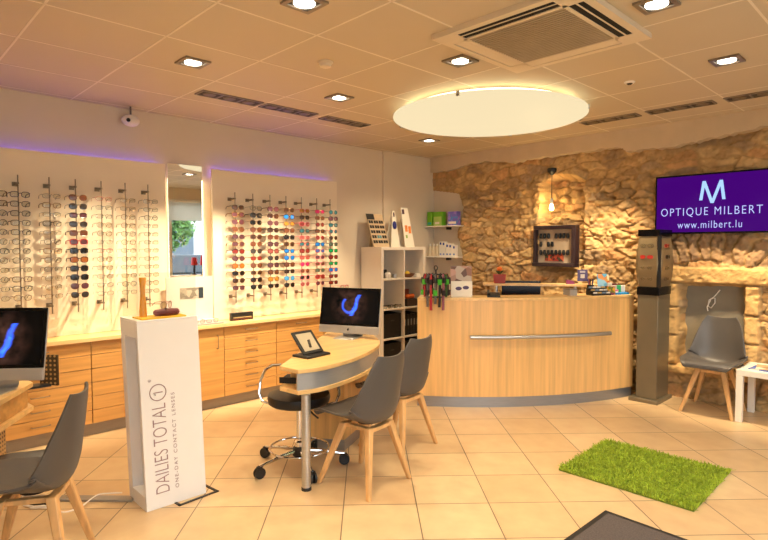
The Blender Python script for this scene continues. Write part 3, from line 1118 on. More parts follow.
t = thing('blue_oval_card', 'narrow folded display card with a blue oval on the bookcase', 'display card', (-4.89, KY0 + .33, KZ))
CARD = mat('card_white', (236, 226, 208), .5, var=.02)
cd = MB()
cd.add([(.06, 0, 0), (.06, .16, 0), (.02, .10, .33), (.02, .06, .33), (.054, 0, 0), (.054, .16, 0), (.014, .10, .33), (.014, .06, .33)],
       [(0, 1, 2, 3), (7, 6, 5, 4), (0, 4, 5, 1), (1, 5, 6, 2), (2, 6, 7, 3), (3, 7, 4, 0)])
cd.add([(-.08, .02, 0), (-.08, .14, 0), (.013, .10, .325), (.013, .06, .325), (-.086, .02, 0), (-.086, .14, 0), (.008, .10, .32), (.008, .06, .32)],
       [(0, 1, 2, 3), (7, 6, 5, 4), (0, 4, 5, 1), (1, 5, 6, 2), (2, 6, 7, 3), (3, 7, 4, 0)])
cd.v = [(x, y, z * 1.35) for x, y, z in cd.v]
build('card', cd, CARD, t)
ov = MB().lathe([(1, -.0015), (1, .0015)], 24)
M = Matrix.Translation((.0395, .08, .27)) @ Matrix.Rotation(R(90 - 7), 4, 'Y') @ Matrix.Diagonal((.05, .035, 1, 1))
build('blue_oval', ov.xf(M), mat('oval_blue', (34, 44, 120), .4), t)
M = Matrix.Translation((.0265, .08, .40)) @ Matrix.Rotation(R(90 - 7), 4, 'Y') @ Matrix.Diagonal((.03, .012, 1, 1))
build('tip_mark', MB().lathe([(1, -.0015), (1, .0015)], 20).xf(M), mat('tip_brown', (80, 50, 60), .4), t)
t = thing('white_easel_card', 'tall white easel card with orange squares on the bookcase', 'display card', (-4.84, KY0 + .51, KZ), 0)
EC = MB()
build('card', EC.add([(.08, 0, 0), (.08, .17, 0), (.0, .12, .35), (.0, .0, .35), (.072, 0, 0), (.072, .17, 0), (-.008, .12, .35), (-.008, .0, .35)],
      [(0, 1, 2, 3), (7, 6, 5, 4), (0, 4, 5, 1), (1, 5, 6, 2), (2, 6, 7, 3), (3, 7, 4, 0)])
      .add([(-.08, .03, 0), (-.08, .13, 0), (-.009, .1, .34), (-.009, .03, .34), (-.086, .03, 0), (-.086, .13, 0), (-.014, .1, .335), (-.014, .03, .335)],
      [(0, 1, 2, 3), (7, 6, 5, 4), (0, 4, 5, 1), (1, 5, 6, 2), (2, 6, 7, 3), (3, 7, 4, 0)]).xf(Matrix.Diagonal((1, 1, 1.4, 1))), CARD, t)
def es(y0, y1, z0, z1):
    f_ = lambda z: .08 - z * .08 / .49
    return MB().hexa([(f_(z0), y0, z0), (f_(z0) + .002, y0, z0), (f_(z0) + .002, y1, z0), (f_(z0), y1, z0), (f_(z1), y0, z1), (f_(z1) + .002, y0, z1), (f_(z1) + .002, y1, z1), (f_(z1), y1, z1)])
OR_ = mat('card_orange', (226, 130, 60), .5)
build('printed_square', es(.03, .075, .19, .27), OR_, t)
build('printed_square', es(.09, .135, .17, .26), OR_, t)
build('printed_square', es(.03, .06, .11, .15), mat('card_green', (150, 180, 90), .5), t)
build('printed_square', es(.01, .05, .41, .47), mat('tip_brown', (0, 0, 0)), t)

# ------------------------------------------------------------------ wall shelves in the plaster recess
zs1 = at(447, 225.5, y=5.64).z
zs2 = at(447, 256.5, y=5.64).z
SX0, SX1 = -5.015, -4.47
for z, lb in ((zs1, 'upper white wall shelf with green boxes left of the stone'), (zs2, 'lower white wall shelf with bottles left of the stone')):
    t = thing('wall_shelf', lb, 'shelf', (0, 0, z), 0, 'white wall shelves')
    build('board', MB().box(SX0, SX1, 5.60, 5.80, -.015, 0), WHITE, t, bevel=.002)
    build('bracket', MB().box(-4.72, -4.71, 5.70, 5.80, -.05, -.016), BLACK, t)
GREEN = mat('box_green', (120, 190, 40), .45)
for k, (x, w, h, c, lb) in enumerate(((-4.96, .085, .19, GREEN, 'bright green carton at the left end of the upper wall shelf'),
                                      (-4.82, .16, .185, GREEN, 'wide bright green carton in the middle of the upper wall shelf'),
                                      (-4.57, .15, .18, printed('box_violet', [(110, 100, 190), (150, 120, 200), (80, 130, 200)], 30), 'violet and blue carton at the right end of the upper shelf'))):
    q = thing('lens_carton', lb, 'box', (x, 5.68, zs1), 0, 'cartons on the upper wall shelf')
    build('carton', MB().box(-w / 2, w / 2, -.04, .04, 0, h), c, q, bevel=.002)
    build('label_panel', MB().box(-w / 2 + .012, w / 2 - .012, -.0412, -.04, .02, .05), CARD if k else mat('label_teal', (40, 170, 150), .5), q)
q = thing('lens_carton', 'pale green carton in front of the wide green carton on the shelf', 'box', (-4.80, 5.622, zs1), 0, 'cartons on the upper wall shelf')
build('carton', MB().box(-.06, .06, -.012, .012, 0, .12), mat('box_pale_green', (176, 206, 100), .45), q, bevel=.001)
build('label_panel', MB().box(-.038, .038, -.0132, -.012, .02, .05), CARD, q)
for k in range(3):
    q = thing('solution_bottle', 'cream bottle on the lower wall shelf, %s from the left' % NTH[k], 'bottle', (-4.96 + .06 * k, 5.66, zs2), 0, 'bottles on the lower shelf')
    build('bottle', MB().lathe([(.024, 0), (.026, .004), (.026, .11), (.013, .13), (.013, .14)], 16), mat('bottle_cream', (226, 206, 172), .4), q)
    build('cap', MB().lathe([(.012, .141), (.012, .165), (.006, .168)], 14), WHITE, q)
for k in range(5):
    h = (.20, .195, .17, .165, .15)[k]
    q = thing('solution_box', 'white and blue lens solution box on the lower shelf, %s from the left' % NTH[k], 'box', (-4.755 + .056 * k, 5.655 - .006 * (k % 2), zs2), 0, 'solution boxes on the lower shelf')
    build('carton', MB().box(-.025, .025, -.025, .025, 0, h), WHITE, q, bevel=.001)
    build('blue_mark', MB().box(-.014, .014, -.0262, -.025, h - .045, h - .015), mat('mark_blue', (50, 80, 160), .5), q)
    build('blue_mark', MB().box(-.014, .014, -.0262, -.025, .02, .04), mat('mark_blue2', (100, 130, 190), .5), q)

# ------------------------------------------------------------------ reception counter (curved)
A0, A2 = Vector((-3.47, 3.78)), Vector((-2.21, 5.58))
SAG = .19
ch = A2 - A0
Lc = ch.length
nrm = Vector((ch.y, -ch.x)).normalized()
RC = ((Lc / 2) ** 2 + SAG ** 2) / (2 * SAG)
CC = (A0 + A2) / 2 + nrm * (SAG - RC)
a0 = math.atan2(A0.y - CC.y, A0.x - CC.x)
a2 = math.atan2(A2.y - CC.y, A2.x - CC.x)


def arc(t, off=0.0):
    a = a0 + (a2 - a0) * t
    return Vector((CC.x + (RC + off) * math.cos(a), CC.y + (RC + off) * math.sin(a)))


def arcband(mb, o0, o1, z0, z1, t0=0.0, t1=1.0, n=40):
    pts = [arc(t0 + (t1 - t0) * k / n, o1) for k in range(n + 1)] + [arc(t1 - (t1 - t0) * k / n, o0) for k in range(n + 1)]
    # quads instead of one n-gon
    m_ = n + 1
    vs, fs = [], []
    for k in range(m_):
        for (o, z) in ((o0, z0), (o1, z0), (o1, z1), (o0, z1)):
            p = arc(t0 + (t1 - t0) * k / n, o)
            vs.append((p.x, p.y, z))
    for k in range(n):
        for j in range(4):
            a, b_ = k * 4 + j, k * 4 + (j + 1) % 4
            fs.append((a, b_, b_ + 4, a + 4))
    fs.append((3, 2, 1, 0))
    fs.append(tuple(n * 4 + j for j in range(4)))
    return mb.add(vs, fs)


CZ = 1.02
t = thing('reception_counter', 'curved beech reception counter with steel rail and grey plinth', 'counter', (0, 0, 0))
COUNTER = wood('beech_counter_front', (226, 178, 112), 'Z', rough=.33, var=.13)
build('front_panel', arcband(MB(), -.035, 0, .10, CZ - .026), COUNTER, t)
build('top_ledge', arcband(MB(), -.30, .006, CZ - .025, CZ), BEECH_TOP, t, bevel=.002)
build('plinth', arcband(MB(), -.06, -.012, 0, .099), mat('plinth_steel', (150, 150, 150), .35, .6, var=.06, stretch=(1, 1, 20)), t)
build('end_panel', arcband(MB(), -.75, -.036, 0.0, .70, 0.0, .012, 1), COUNTER, t)
build('end_panel', arcband(MB(), -.75, -.036, 0.0, .70, .988, 1.0, 1), COUNTER, t)
build('desk_top', arcband(MB(), -.75, -.036, .70, .73), BEECH_TOP, t)
rail = [(*arc(k, .055), .665) for k in np.linspace(.215, .835, 24)]
rl = build('hand_rail', MB().tube(rail, .019, 12), STEEL, t)
for k in (.27, .53, .79):
    a_, b_ = arc(k, .0), arc(k, .05)
    build('rail_mount', MB().cyl((a_.x, a_.y, .665), (b_.x, b_.y, .665), .007, n=8), STEEL, rl)
# raised shelf on steel posts
t = thing('raised_shelf', 'beech shelf raised on two steel posts above the reception counter', 'shelf', (0, 0, 0))
s0_, s1_ = Vector((-3.42, 4.74)), Vector((-2.50, 5.44))
sd = (s1_ - s0_).normalized()
sn = Vector((-sd.y, sd.x))
pts = [s0_, s1_, s1_ + sn * .20, s0_ + sn * .20]
SZ = CZ + .088
build('board', MB().prism([tuple(p) for p in pts], SZ - .022, SZ), BEECH_TOP, t, bevel=.002)
for tt in (.115, .80):
    # posts stand on the ledge, under the front edge
    p = s0_.lerp(s1_, tt) + sn * .02
    build('post', MB().cyl((p.x, p.y, CZ), (p.x, p.y, SZ - .0225), .016, n=14), STEEL, t)


def onshelf(f_, back):
    p = s0_.lerp(s1_, f_) + sn * back
    return (p.x, p.y, SZ)


srz = math.atan2(sd.y, sd.x)
q = thing('orange_flower_pot', 'rust red square pot with orange flower on the raised shelf', 'flower pot', onshelf(.145, .07), srz)
build('pot', MB().hexa([(-.055, -.05, 0), (.055, -.05, 0), (.055, .05, 0), (-.055, .05, 0), (-.066, -.055, .095), (.066, -.055, .095), (.066, .055, .095), (-.066, .055, .095)]), mat('pot_rust', (164, 50, 22), .4), q, bevel=.004)
fl = MB()
for k in range(9):
    a = k * 2.4
    fl.tube([(0, 0, .07), (.02 * math.cos(a), .02 * math.sin(a), .10), (.035 * math.cos(a), .03 * math.sin(a), .115)], [.004, .008, .001], 6)
fl.v = [(x * 1.2, y * 1.2, z + .02) for x, y, z in fl.v]
build('leaves', fl, mat('leaf_green', (70, 90, 44), .5), q)
build('flower', MB().lathe([(.006, .12), (.026, .135), (.03, .155), (.02, .17), (.004, .175)], 14), mat('flower_orange', (230, 110, 30), .5), q)
q = thing('purple_sign', 'small purple upright card on the right end of the raised shelf', 'sign', onshelf(.865, .05), srz)
build('card', MB().box(-.05, .05, -.003, .003, .03, .15), mat('card_purple', (78, 62, 104), .4), q)
build('foot', MB().box(-.05, .05, -.02, .02, 0, .03), ACRYL, q)
build('pale_bar', MB().box(-.026, .026, -.0042, -.003, .118, .136), mat('emblem_bar', (176, 166, 170), .5), q)
build('emblem', MB().box(-.02, .02, -.0042, -.003, .062, .102), mat('emblem_pale', (196, 186, 176), .5), q)
q = thing('magenta_card_box', 'small magenta card box beside the purple upright card', 'card box', onshelf(.765, .06), srz)
build('box', MB().hexa([(-.04, -.02, 0), (.04, -.02, 0), (.04, .02, 0), (-.04, .02, 0), (-.046, -.02, .045), (.03, -.02, .03), (.03, .02, .03), (-.046, .02, .045)]), mat('card_magenta', (130, 30, 80), .4), q)
# black screen behind the counter
q = thing('desk_monitor', 'black computer screen standing behind the reception counter', 'monitor', (-3.32, 4.98, .73), srz)
pc = at(521, 288, y=5.10)
q.location = (pc.x - .0, 5.10, .73)
build('panel', MB().box(-.20, .20, -.015, .015, .06, .40), BLACKG, q, bevel=.004)
build('stand', MB().box(-.03, .03, .015, .04, .01, .2).box(-.12, .12, -.06, .1, 0, .012), BLACK, q)
q = thing('desk_phone', 'dark telephone on the ledge under the left end of the shelf', 'telephone', (*arc(.325, -.12), CZ), srz)
build('base', MB().hexa([(-.06, -.06, 0), (.06, -.06, 0), (.06, .06, 0), (-.06, .06, 0), (-.06, -.06, .015), (.06, -.06, .015), (.06, .06, .04), (-.06, .06, .04)]), BLACK, q, bevel=.003)
build('handset', MB().tube([(-.045, -.05, .03), (-.045, -.03, .045), (-.045, .03, .055), (-.045, .055, .05)], [.014, .01, .01, .014], 10), BLACK, q)

q = thing('paper_box', 'small grey paper box under the right end of the raised shelf', 'box', (*arc(.70, -.17), CZ), R(60))
build('box', MB().box(-.04, .04, -.06, .06, 0, .055), mat('paper_grey', (170, 162, 150), .6), q, bevel=.002)
build('lid', MB().box(-.042, .042, -.062, .062, .0555, .062), mat('paper_lid', (130, 122, 112), .6), q)

# lanyard rack at left end
lx = arc(.075, -.045)
t = thing('cord_rack', 'dark metal rack of hanging glasses cords on the counter left end', 'display rack', (lx.x, lx.y, CZ))
build('base', MB().lathe([(.07, 0), (.07, .008), (.02, .012)], 24), BLACK, t)
build('post', MB().cyl((0, 0, .01), (0, 0, .26), .007, n=10), BLACK, t)
build('ring', MB().tube([(.10 * math.cos(a * PI / 12), .10 * math.sin(a * PI / 12), .215) for a in range(24)], .004, 6, closed=True), BLACK, t)
build('spoke', MB().cyl((-.10, 0, .215), (.10, 0, .215), .004, n=6).cyl((0, -.10, .215), (0, .10, .215), .004, n=6), BLACK, t)
build('top_loop', MB().tube([(.02 * math.cos(a * PI / 8), 0, .275 + .02 * math.sin(a * PI / 8)) for a in range(16)], .005, 6, closed=True), BLACK, t)
CC_ = [('dark green', (50, 84, 36)), ('black', (30, 26, 28)), ('red', (170, 36, 44)), ('brown', (84, 54, 42)), ('dull pink', (150, 84, 96)), ('grey', (96, 88, 84)), ('dark red', (92, 30, 38))]
for k in range(18):
    a = R(k * 20 + 8)
    cx, cy = .106 * math.cos(a), .106 * math.sin(a)
    nm, c = CC_[(k * 3 + k // 7) % 7]
    p_ = Vector((lx.x + cx, lx.y + cy))
    over = (p_ - CC).length > RC + .022
    zl = (-.02 - .03 * (k % 3) - .03) if over else .012 + .008 * (k % 3)
    o = tag(linkobj('lanyard', MB().tube([(cx, cy, .222), (cx * 1.06, cy * 1.06, .19), (cx * 1.07, cy * 1.07, .08), (cx * 1.05, cy * 1.05, zl)], [.007, .011, .010, .013], 8).mesh('lanyard')),
            '%s glasses lanyard hanging on the counter rack, number %d of eighteen going round from the right' % (nm, k + 1) if False else '%s glasses lanyard on the counter rack, %s going round the ring' % (nm, (NTH + ['thirteenth', 'fourteenth', 'fifteenth', 'sixteenth', 'seventeenth', 'eighteenth'])[k]), 'lanyard', 'lanyards on the rack')
    o.data.materials.append(mat('cord_' + nm.replace(' ', '_'), c, .6))
    o.location = (lx.x, lx.y, CZ)
    for zz in ((.165, .05) if k % 2 else (.15,)):
        gcol = (k + (zz < .1)) % 4 == 0
        build('clasp_tag', MB().box(-.014, .014, -.014, .014, -.024, .024).xf(Matrix.Translation((cx * 1.12, cy * 1.12, zz))), mat('tag_' + ('green' if gcol else 'dark'), (70, 180, 50) if gcol else (44, 36, 38), .5), o)
# leaflet display
fp = arc(.185, -.10)
t = thing('leaflet_stand', 'two-panel leaflet stand with photo and purple glasses on the counter', 'leaflet stand', (fp.x, fp.y, CZ), R(48))
build('lower_panel', MB().box(-.10, .10, -.004, .004, 0, .15), CARD, t)
build('upper_panel', MB().box(-.10, .10, .03, .038, .0, .29), printed('leaflet_photo', [(150, 104, 82), (196, 150, 130), (110, 78, 62), (170, 130, 110), (190, 170, 150)], 16), t)
build('foot', MB().box(-.10, .10, -.004, .038, 0, .004), ACRYL, t)
pg = MB()
for s in (-1, 1):
    pg.lathe([(1, -.001), (1, .001)], 20, (0, 0, 0)) if False else None
for s in (-1, 1):
    e = MB().lathe([(1, -.0012), (1, .0012)], 20).xf(Matrix.Translation((.005 + s * .034, -.0052, .085 + s * .004)) @ Matrix.Rotation(R(90), 4, 'X') @ Matrix.Diagonal((.03, .017, 1, 1)))
    pg.add(e.v, e.f)
build('printed_glasses', pg, mat('print_purple', (70, 44, 84), .4), t)

# goods at the right end of the counter
def ctr(f_, off=-.1):
    p = arc(f_, off)
    return (p.x, p.y, CZ)


q = thing('card_rack', 'black stepped business card rack on the counter right of the shelf', 'card rack', ctr(.825, -.09), R(62))
for k in range(3):
    tr_ = build('tray', MB().box(-.10, .10, -.06 + k * .04, -.025 + k * .04, 0, .02 + k * .024), BLACK, q)
    for j in range(4):
        build('card', MB().box(-.09 + j * .048, -.05 + j * .048, -.052 + k * .04, -.046 + k * .04, .018 + k * .024, .034 + k * .024), (CARD, mat('card_gold', (200, 160, 90), .5), mat('card_blue_grey', (120, 140, 160), .5), CARD)[(j + k) % 4], tr_)
q = thing('pen_cup', 'dark pen cup with pens behind the black card rack', 'pen cup', ctr(.835, -.22))
build('cup', MB().lathe([(.03, 0), (.034, .004), (.034, .09), (.03, .09), (.03, .006)], 18), BLACK, q)
for k in range(5):
    a = k * 1.26
    build('pen', MB().cyl((.01 * math.cos(a), .01 * math.sin(a), .01), (.028 * math.cos(a), .028 * math.sin(a), .15), .004, n=6), (mat('pen_blue', (30, 50, 120), .4), BLACK, mat('pen_red', (170, 50, 40), .4))[k % 3], q)
q = thing('light_blue_flyer', 'light blue flyer with palm orange motif standing on the counter', 'flyer', ctr(.895, -.18), R(58))
build('sheet', MB().box(-.055, .055, -.002, .002, .0, .20).xf(Matrix.Rotation(R(-8), 4, 'X')), printed('flyer_blue', [(110, 180, 220), (150, 200, 225), (100, 170, 210), (220, 150, 90)], 18), q)
build('holder', MB().box(-.058, .058, -.02, .006, 0, .01), ACRYL, q)
q = thing('yellow_box', 'small yellow and purple sweets box at the foot of the blue flyer', 'box', ctr(.885, -.07), R(62))
build('box', MB().box(-.035, .035, -.03, .03, 0, .085), printed('box_yellow', [(220, 170, 40), (110, 50, 80), (110, 120, 40), (190, 130, 120)], 40), q)
q = thing('blue_tray', 'blue tray holding coloured packets at the counter right end', 'tray', ctr(.945, -.08), R(64))
build('tray', MB().box(-.08, .08, -.05, .05, 0, .02), mat('tray_blue', (30, 130, 200), .4), q, bevel=.003)
for k, c in enumerate(((210, 200, 190), (60, 170, 110), (220, 214, 204))):
    o = build('packet', MB().box(-.025, .025, -.015, .015, 0, .07), mat('packet_%s' % ('ivory', 'green', 'white')[k], c, .5), None, bevel=.004)
    o.location = Vector(ctr(.945, -.08)) + Vector((-.03 + .022 * k, -.05 + .045 * k, .02))
    o.rotation_euler = (0, 0, R(64))
    tag(o, ('ivory', 'green', 'white')[k] + ' packet standing in the blue tray on the counter', 'packet', 'packets in the blue tray')
q = thing('striped_mug', 'dark red striped mug at the far right end of the counter', 'mug', ctr(.968, -.16))
build('mug', MB().lathe([(.036, 0), (.04, .01), (.042, .10), (.037, .10), (.035, .012)], 20), printed('mug_print', [(130, 40, 40), (40, 30, 34), (200, 190, 170)], 40), q)
build('handle', MB().tube([(.04, 0, .08), (.065, 0, .075), (.068, 0, .04), (.04, 0, .025)], .006, 8), mat('mug_dark', (40, 30, 34), .4), q)
for k, (f_, of_, hh, c, nm) in enumerate(((.862, -.13, .06, (190, 60, 50), 'red'), (.905, -.10, .07, (120, 130, 60), 'olive'), (.925, -.16, .11, (226, 214, 196), 'cream'), (.915, -.06, .05, (196, 110, 150), 'pink'))):
    q = thing('sweets_packet', 'small %s packet between the card rack and the blue tray' % nm, 'packet', ctr(f_, of_), R(60), 'packets on the counter end')
    build('packet', MB().box(-.022, .022, -.014, .014, 0, hh), mat('sweets_' + nm, c, .5), q, bevel=.004)
    build('packet_label', MB().box(-.014, .014, -.0148, -.014, hh * .3, hh * .7), CARD, q)
q = thing('orange_flyer', 'orange and yellow flyer leaning behind the mug and tray', 'flyer', ctr(.945, -.24), R(60))
build('sheet', MB().box(-.05, .05, -.002, .002, 0, .19).xf(Matrix.Rotation(R(-10), 4, 'X')), printed('flyer_orange', [(226, 150, 40), (240, 190, 90), (200, 90, 40), (240, 220, 180)], 16), q)

# ------------------------------------------------------------------ alcove: pendant bulb and framed display
P = at(552, 172, y=5.84)
t = thing('pendant_bulb', 'bare glowing bulb hanging on a black cord in the stone alcove', 'pendant lamp', (P.x, 5.84, 0))
zt = at(552, 171, y=5.84).z
zb = at(551, 208, y=5.84).z
build('ceiling_rose', MB().lathe([(.012, zt - .05), (.05, zt - .012), (.055, zt + .02), (.05, zt + .03)], 20), BLACK, t)
build('cord', MB().cyl((0, 0, zt - .05), (0, 0, zb + .10), .004, n=6), BLACK, t)
build('socket', MB().lathe([(.018, zb + .045), (.02, zb + .055), (.02, zb + .10), (.008, zb + .115)], 16), STEEL, t)
build('bulb', MB().lathe([(.005, zb - .032), (.018, zb - .026), (.026, zb - .008), (.025, zb + .010), (.015, zb + .044)], 20), emit('bulb_glow', (255, 224, 160), 14.0), t)
light('bulb_light', 'POINT', t, (0, -.05, zb), 4.5, (1, .70, .3), size=.03)

q0, q1 = at(535.5, 226, y=5.80), at(577, 267, y=5.80)
t = thing('framed_case_display', 'purple framed wall display of small glasses cases below the hanging bulb', 'wall display', ((q0.x + q1.x) / 2, 5.80, (q0.z + q1.z) / 2))
w, h = (q1.x - q0.x) / 2, (q0.z - q1.z) / 2
FRP = mat('frame_purple', (48, 33, 38), .35)
build('frame', MB().box(-w, w, -.05, .05, h - .045, h).box(-w, w, -.07, .05, -h, -h + .04).box(-w, -w + .03, -.05, .05, -h + .04, h - .045).box(w - .05, w, -.05, .05, -h + .04, h - .045), FRP, t, bevel=.004)
build('backing', MB().box(-w + .03, w - .05, .02, .05, -h + .04, h - .045), mat('display_beige', (186, 164, 138), .6), t)
for z, k0 in ((h - .12, (0, 1, 2, 4, 5, 6, 7)), (h - .215, (0, 2, 3)), (h - .31, (0, 1, 2, 3, 4, 5, 6, 7))):
    for k in k0:
        x = -w + .07 + k * .048
        build('sample_frame', MB().lathe([(.004, -.03), (.016, -.022), (.018, .0), (.014, .028), (.004, .032)], 12).xf(Matrix.Translation((x, .005, z))), BLACK, t)
build('red_photo', MB().box(-w + .12, w - .17, .012, .019, -h + .06, -h + .15), printed('photo_red', [(150, 50, 40), (60, 70, 50), (190, 90, 60), (50, 30, 30)], 40), t)

# ------------------------------------------------------------------ wall screen
c0, c1 = at(655.8, 177.8, y=5.80), at(770.5, 234, y=5.80)
tz0, tz1 = 1.617, 2.183
t = thing('wall_screen', 'purple wall television showing the shop name on the stone wall', 'television', ((c0.x + c1.x) / 2, 5.80, 0))
w = (c1.x - c0.x) / 2
build('casing', MB().box(-w, w, 0, .045, tz0, tz1), BLACKG, t, bevel=.004)
build('screen', MB().box(-w + .016, w - .016, -.0015, 0, tz0 + .016, tz1 - .016), emit('screen_purple', (62, 2, 108), 1.0), t)
TXT = emit('screen_lettering', (190, 200, 255), 1.0)
TXTM = emit('screen_emblem', (168, 205, 255), 1.0)


def sx(px):
    return at(px, 206, y=5.80).x - (c0.x + c1.x) / 2


def szz(px, py):
    return at(px, py, y=5.80).z


mk = MB()
mx0, mx1 = sx(699.5), sx(725)
mz0, mz1 = szz(712, 203) + .01, szz(712, 180.5)
mw = (mx1 - mx0)
th = .027
def bar(xa, za, xb, zb_):
    mk.hexa([(xa - th / 2, -.0028, za), (xa + th / 2, -.0028, za), (xa + th / 2, -.0016, za), (xa - th / 2, -.0016, za),
             (xb - th / 2, -.0028, zb_), (xb + th / 2, -.0028, zb_), (xb + th / 2, -.0016, zb_), (xb - th / 2, -.0016, zb_)])
bar(mx0 + .01, mz0 + .02, mx0 + .035, mz1)
bar(mx1 - .01, mz0 + .02, mx1 - .035, mz1)
bar((mx0 + mx1) / 2, mz0 - .01, mx0 + .035, mz1)
bar((mx0 + mx1) / 2, mz0 - .01, mx1 - .035, mz1)
build('emblem', mk, TXTM, t, smooth=False)
text('lettering', 'OPTIQUE MILBERT', TXT, t, (sx(661.5), -.0022, szz(712, 216.3)), (1, 0, 0), (0, 0, 1), sx(763) - sx(661.5), szz(712, 206.8) - szz(712, 216.3), thin=-.012, space=1.25)
text('lettering', 'www.milbert.lu', TXT, t, (sx(678), -.0022, szz(712, 227.8)), (1, 0, 0), (0, 0, 1), sx(742.5) - sx(678), szz(712, 220.6) - szz(712, 227.8), thin=-.008, space=1.2)
bm = MB().box(-.1, .1, .045, .12, 1.8, 2.0)
build('wall_mount', bm, BLACK, t)

# ------------------------------------------------------------------ pillar display
t = thing('pillar_display', 'tall grey pillar display with bulging head of glasses beside the counter', 'display stand', (-2.035, 5.615, 0))
PIL = mat('pillar_bronze', (122, 110, 88), .36, .35, var=.04)
hx, hy = .095, .155
build('base_plate', MB().box(-hx - .05, hx + .03, -hy - .05, hy + .03, 0, .035), PIL, t, bevel=.004)
build('column', MB().box(-hx, hx, -hy, hy, .035, 1.03), PIL, t, bevel=.004)
build('lower_band', MB().box(-hx - .006, hx + .006, -hy - .006, hy + .006, 1.03, 1.11), BLACKG, t, bevel=.003)
hd = MB()
prof = [(1.11, -.002), (1.2, .016), (1.33, .027), (1.46, .019), (1.59, -.002)]
vs = []
for z, b_ in prof:
    c = .012 + b_ * .9
    X_, Y_ = hx + b_, hy + b_
    ring_ = [(-X_ + c, -Y_), (X_ - c, -Y_), (X_, -Y_ + c), (X_, Y_ - c), (X_ - c, Y_), (-X_ + c, Y_), (-X_, Y_ - c), (-X_, -Y_ + c)]
    vs += [(x, y, z) for x, y in ring_]
fs = [tuple(range(7, -1, -1)), tuple(range(32, 40))]
for i in range(4):
    for j in range(8):
        fs.append((i * 8 + j, i * 8 + (j + 1) % 8, (i + 1) * 8 + (j + 1) % 8, (i + 1) * 8 + j))
build('head', hd.add(vs, fs), mat('pillar_head_bronze', (140, 122, 92), .4, .5), t)
build('corner_groove', MB().box(hx - .012, hx + .018, -hy - .018, -hy + .012, 1.11, 1.595), DARKGAP, t)
build('cap', MB().box(-hx - .006, hx + .006, -hy - .006, hy + .006, 1.592, 1.655), BLACKG, t, bevel=.003)
SN = ['topmost', 'second from top', 'third from top', 'lowest']
for k in range(4):
    z = 1.50 - k * .105
    bl = .006 + .020 * (1 - abs(z - 1.34) / .25)
    fm = (FMAT['black'], FMAT['red'], FMAT['clear'], FMAT['clear'])[k]
    nm = ('black', 'red', 'clear', 'clear')[k]
    g = glasses('thin', 'eyeglasses', fm, fm if k == 1 else CLEARLENS, fm, '%s glasses on the left face of the pillar display, %s' % (nm, SN[k]), 'glasses on the pillar left face',
                (-2.035 - .01, 5.615 - hy - bl - .010, z), R(-90))
    for chd in list(g.children):
        if chd.name.startswith('temple'):
            bpy.data.objects.remove(chd)
    fm = (FMAT['red'], FMAT['black'], FMAT['grey'], FMAT['brown'])[k]
    nm = ('red', 'black', 'grey', 'brown')[k]
    g = glasses('thin', 'eyeglasses', fm, LMAT['red'] if k == 0 else (LMAT['black'] if k == 1 else CLEARLENS), fm, '%s glasses on the right face of the pillar display, %s' % (nm, SN[k]), 'glasses on the pillar right face',
                (-2.035 + hx + bl + .010, 5.615, z), 0)
    for chd in list(g.children):
        if chd.name.startswith('temple'):
            bpy.data.objects.remove(chd)

# ------------------------------------------------------------------ shell chairs
def catmull(P, n):
    out = []
    P = [np.array(p, float) for p in P]
    P = [2 * P[0] - P[1]] + P + [2 * P[-1] - P[-2]]
    for i in range(1, len(P) - 2):
        for k in range(n):
            t_ = k / n
            out.append(.5 * ((2 * P[i]) + (-P[i - 1] + P[i + 1]) * t_ + (2 * P[i - 1] - 5 * P[i] + 4 * P[i + 1] - P[i + 2]) * t_ ** 2 + (-P[i - 1] + 3 * P[i] - 3 * P[i + 1] + P[i + 2]) * t_ ** 3))
    out.append(P[-2])
    return out


# x, z, half width, raise of the sides
CH = [(.250, .420, .165, .0), (.240, .443, .20, .012), (.18, .446, .230, .03), (.08, .430, .242, .05), (-.02, .412, .245, .075), (-.10, .402, .243, .105),
      (-.165, .424, .240, .125), (-.200, .505, .230, .115), (-.216, .61, .208, .085), (-.228, .71, .183, .055), (-.236, .785, .157, .036), (-.241, .832, .122, .024)]


def chair_surface(u, v, off=0.0, wscale=1.0):
    k = u * (len(CHS) - 1)
    i = min(int(k), len(CHS) - 2)
    f_ = k - i
    p = CHS[i] * (1 - f_) + CHS[i + 1] * f_
    d = CHS[min(i + 1, len(CHS) - 1)] - CHS[max(i - 1, 0)]
    tx, tz = d[0], d[1]
    l_ = math.hypot(tx, tz)
    nx_, nz_ = -(-tz) / l_ * 1.0, (-tx) / l_
    # normal pointing to the sitter: up on the seat, forward on the back
    nx_, nz_ = tz / l_, -tx / l_
    s = 2 * v - 1
    e = p[3] * abs(s) ** 2.4 + off
    ztop = .012 * (abs(s) ** 2) * max(0, (u - .9) / .1)
    return (p[0] + nx_ * e, p[2] * s * wscale, p[1] + nz_ * e + ztop)


CHS = catmull(CH, 4)


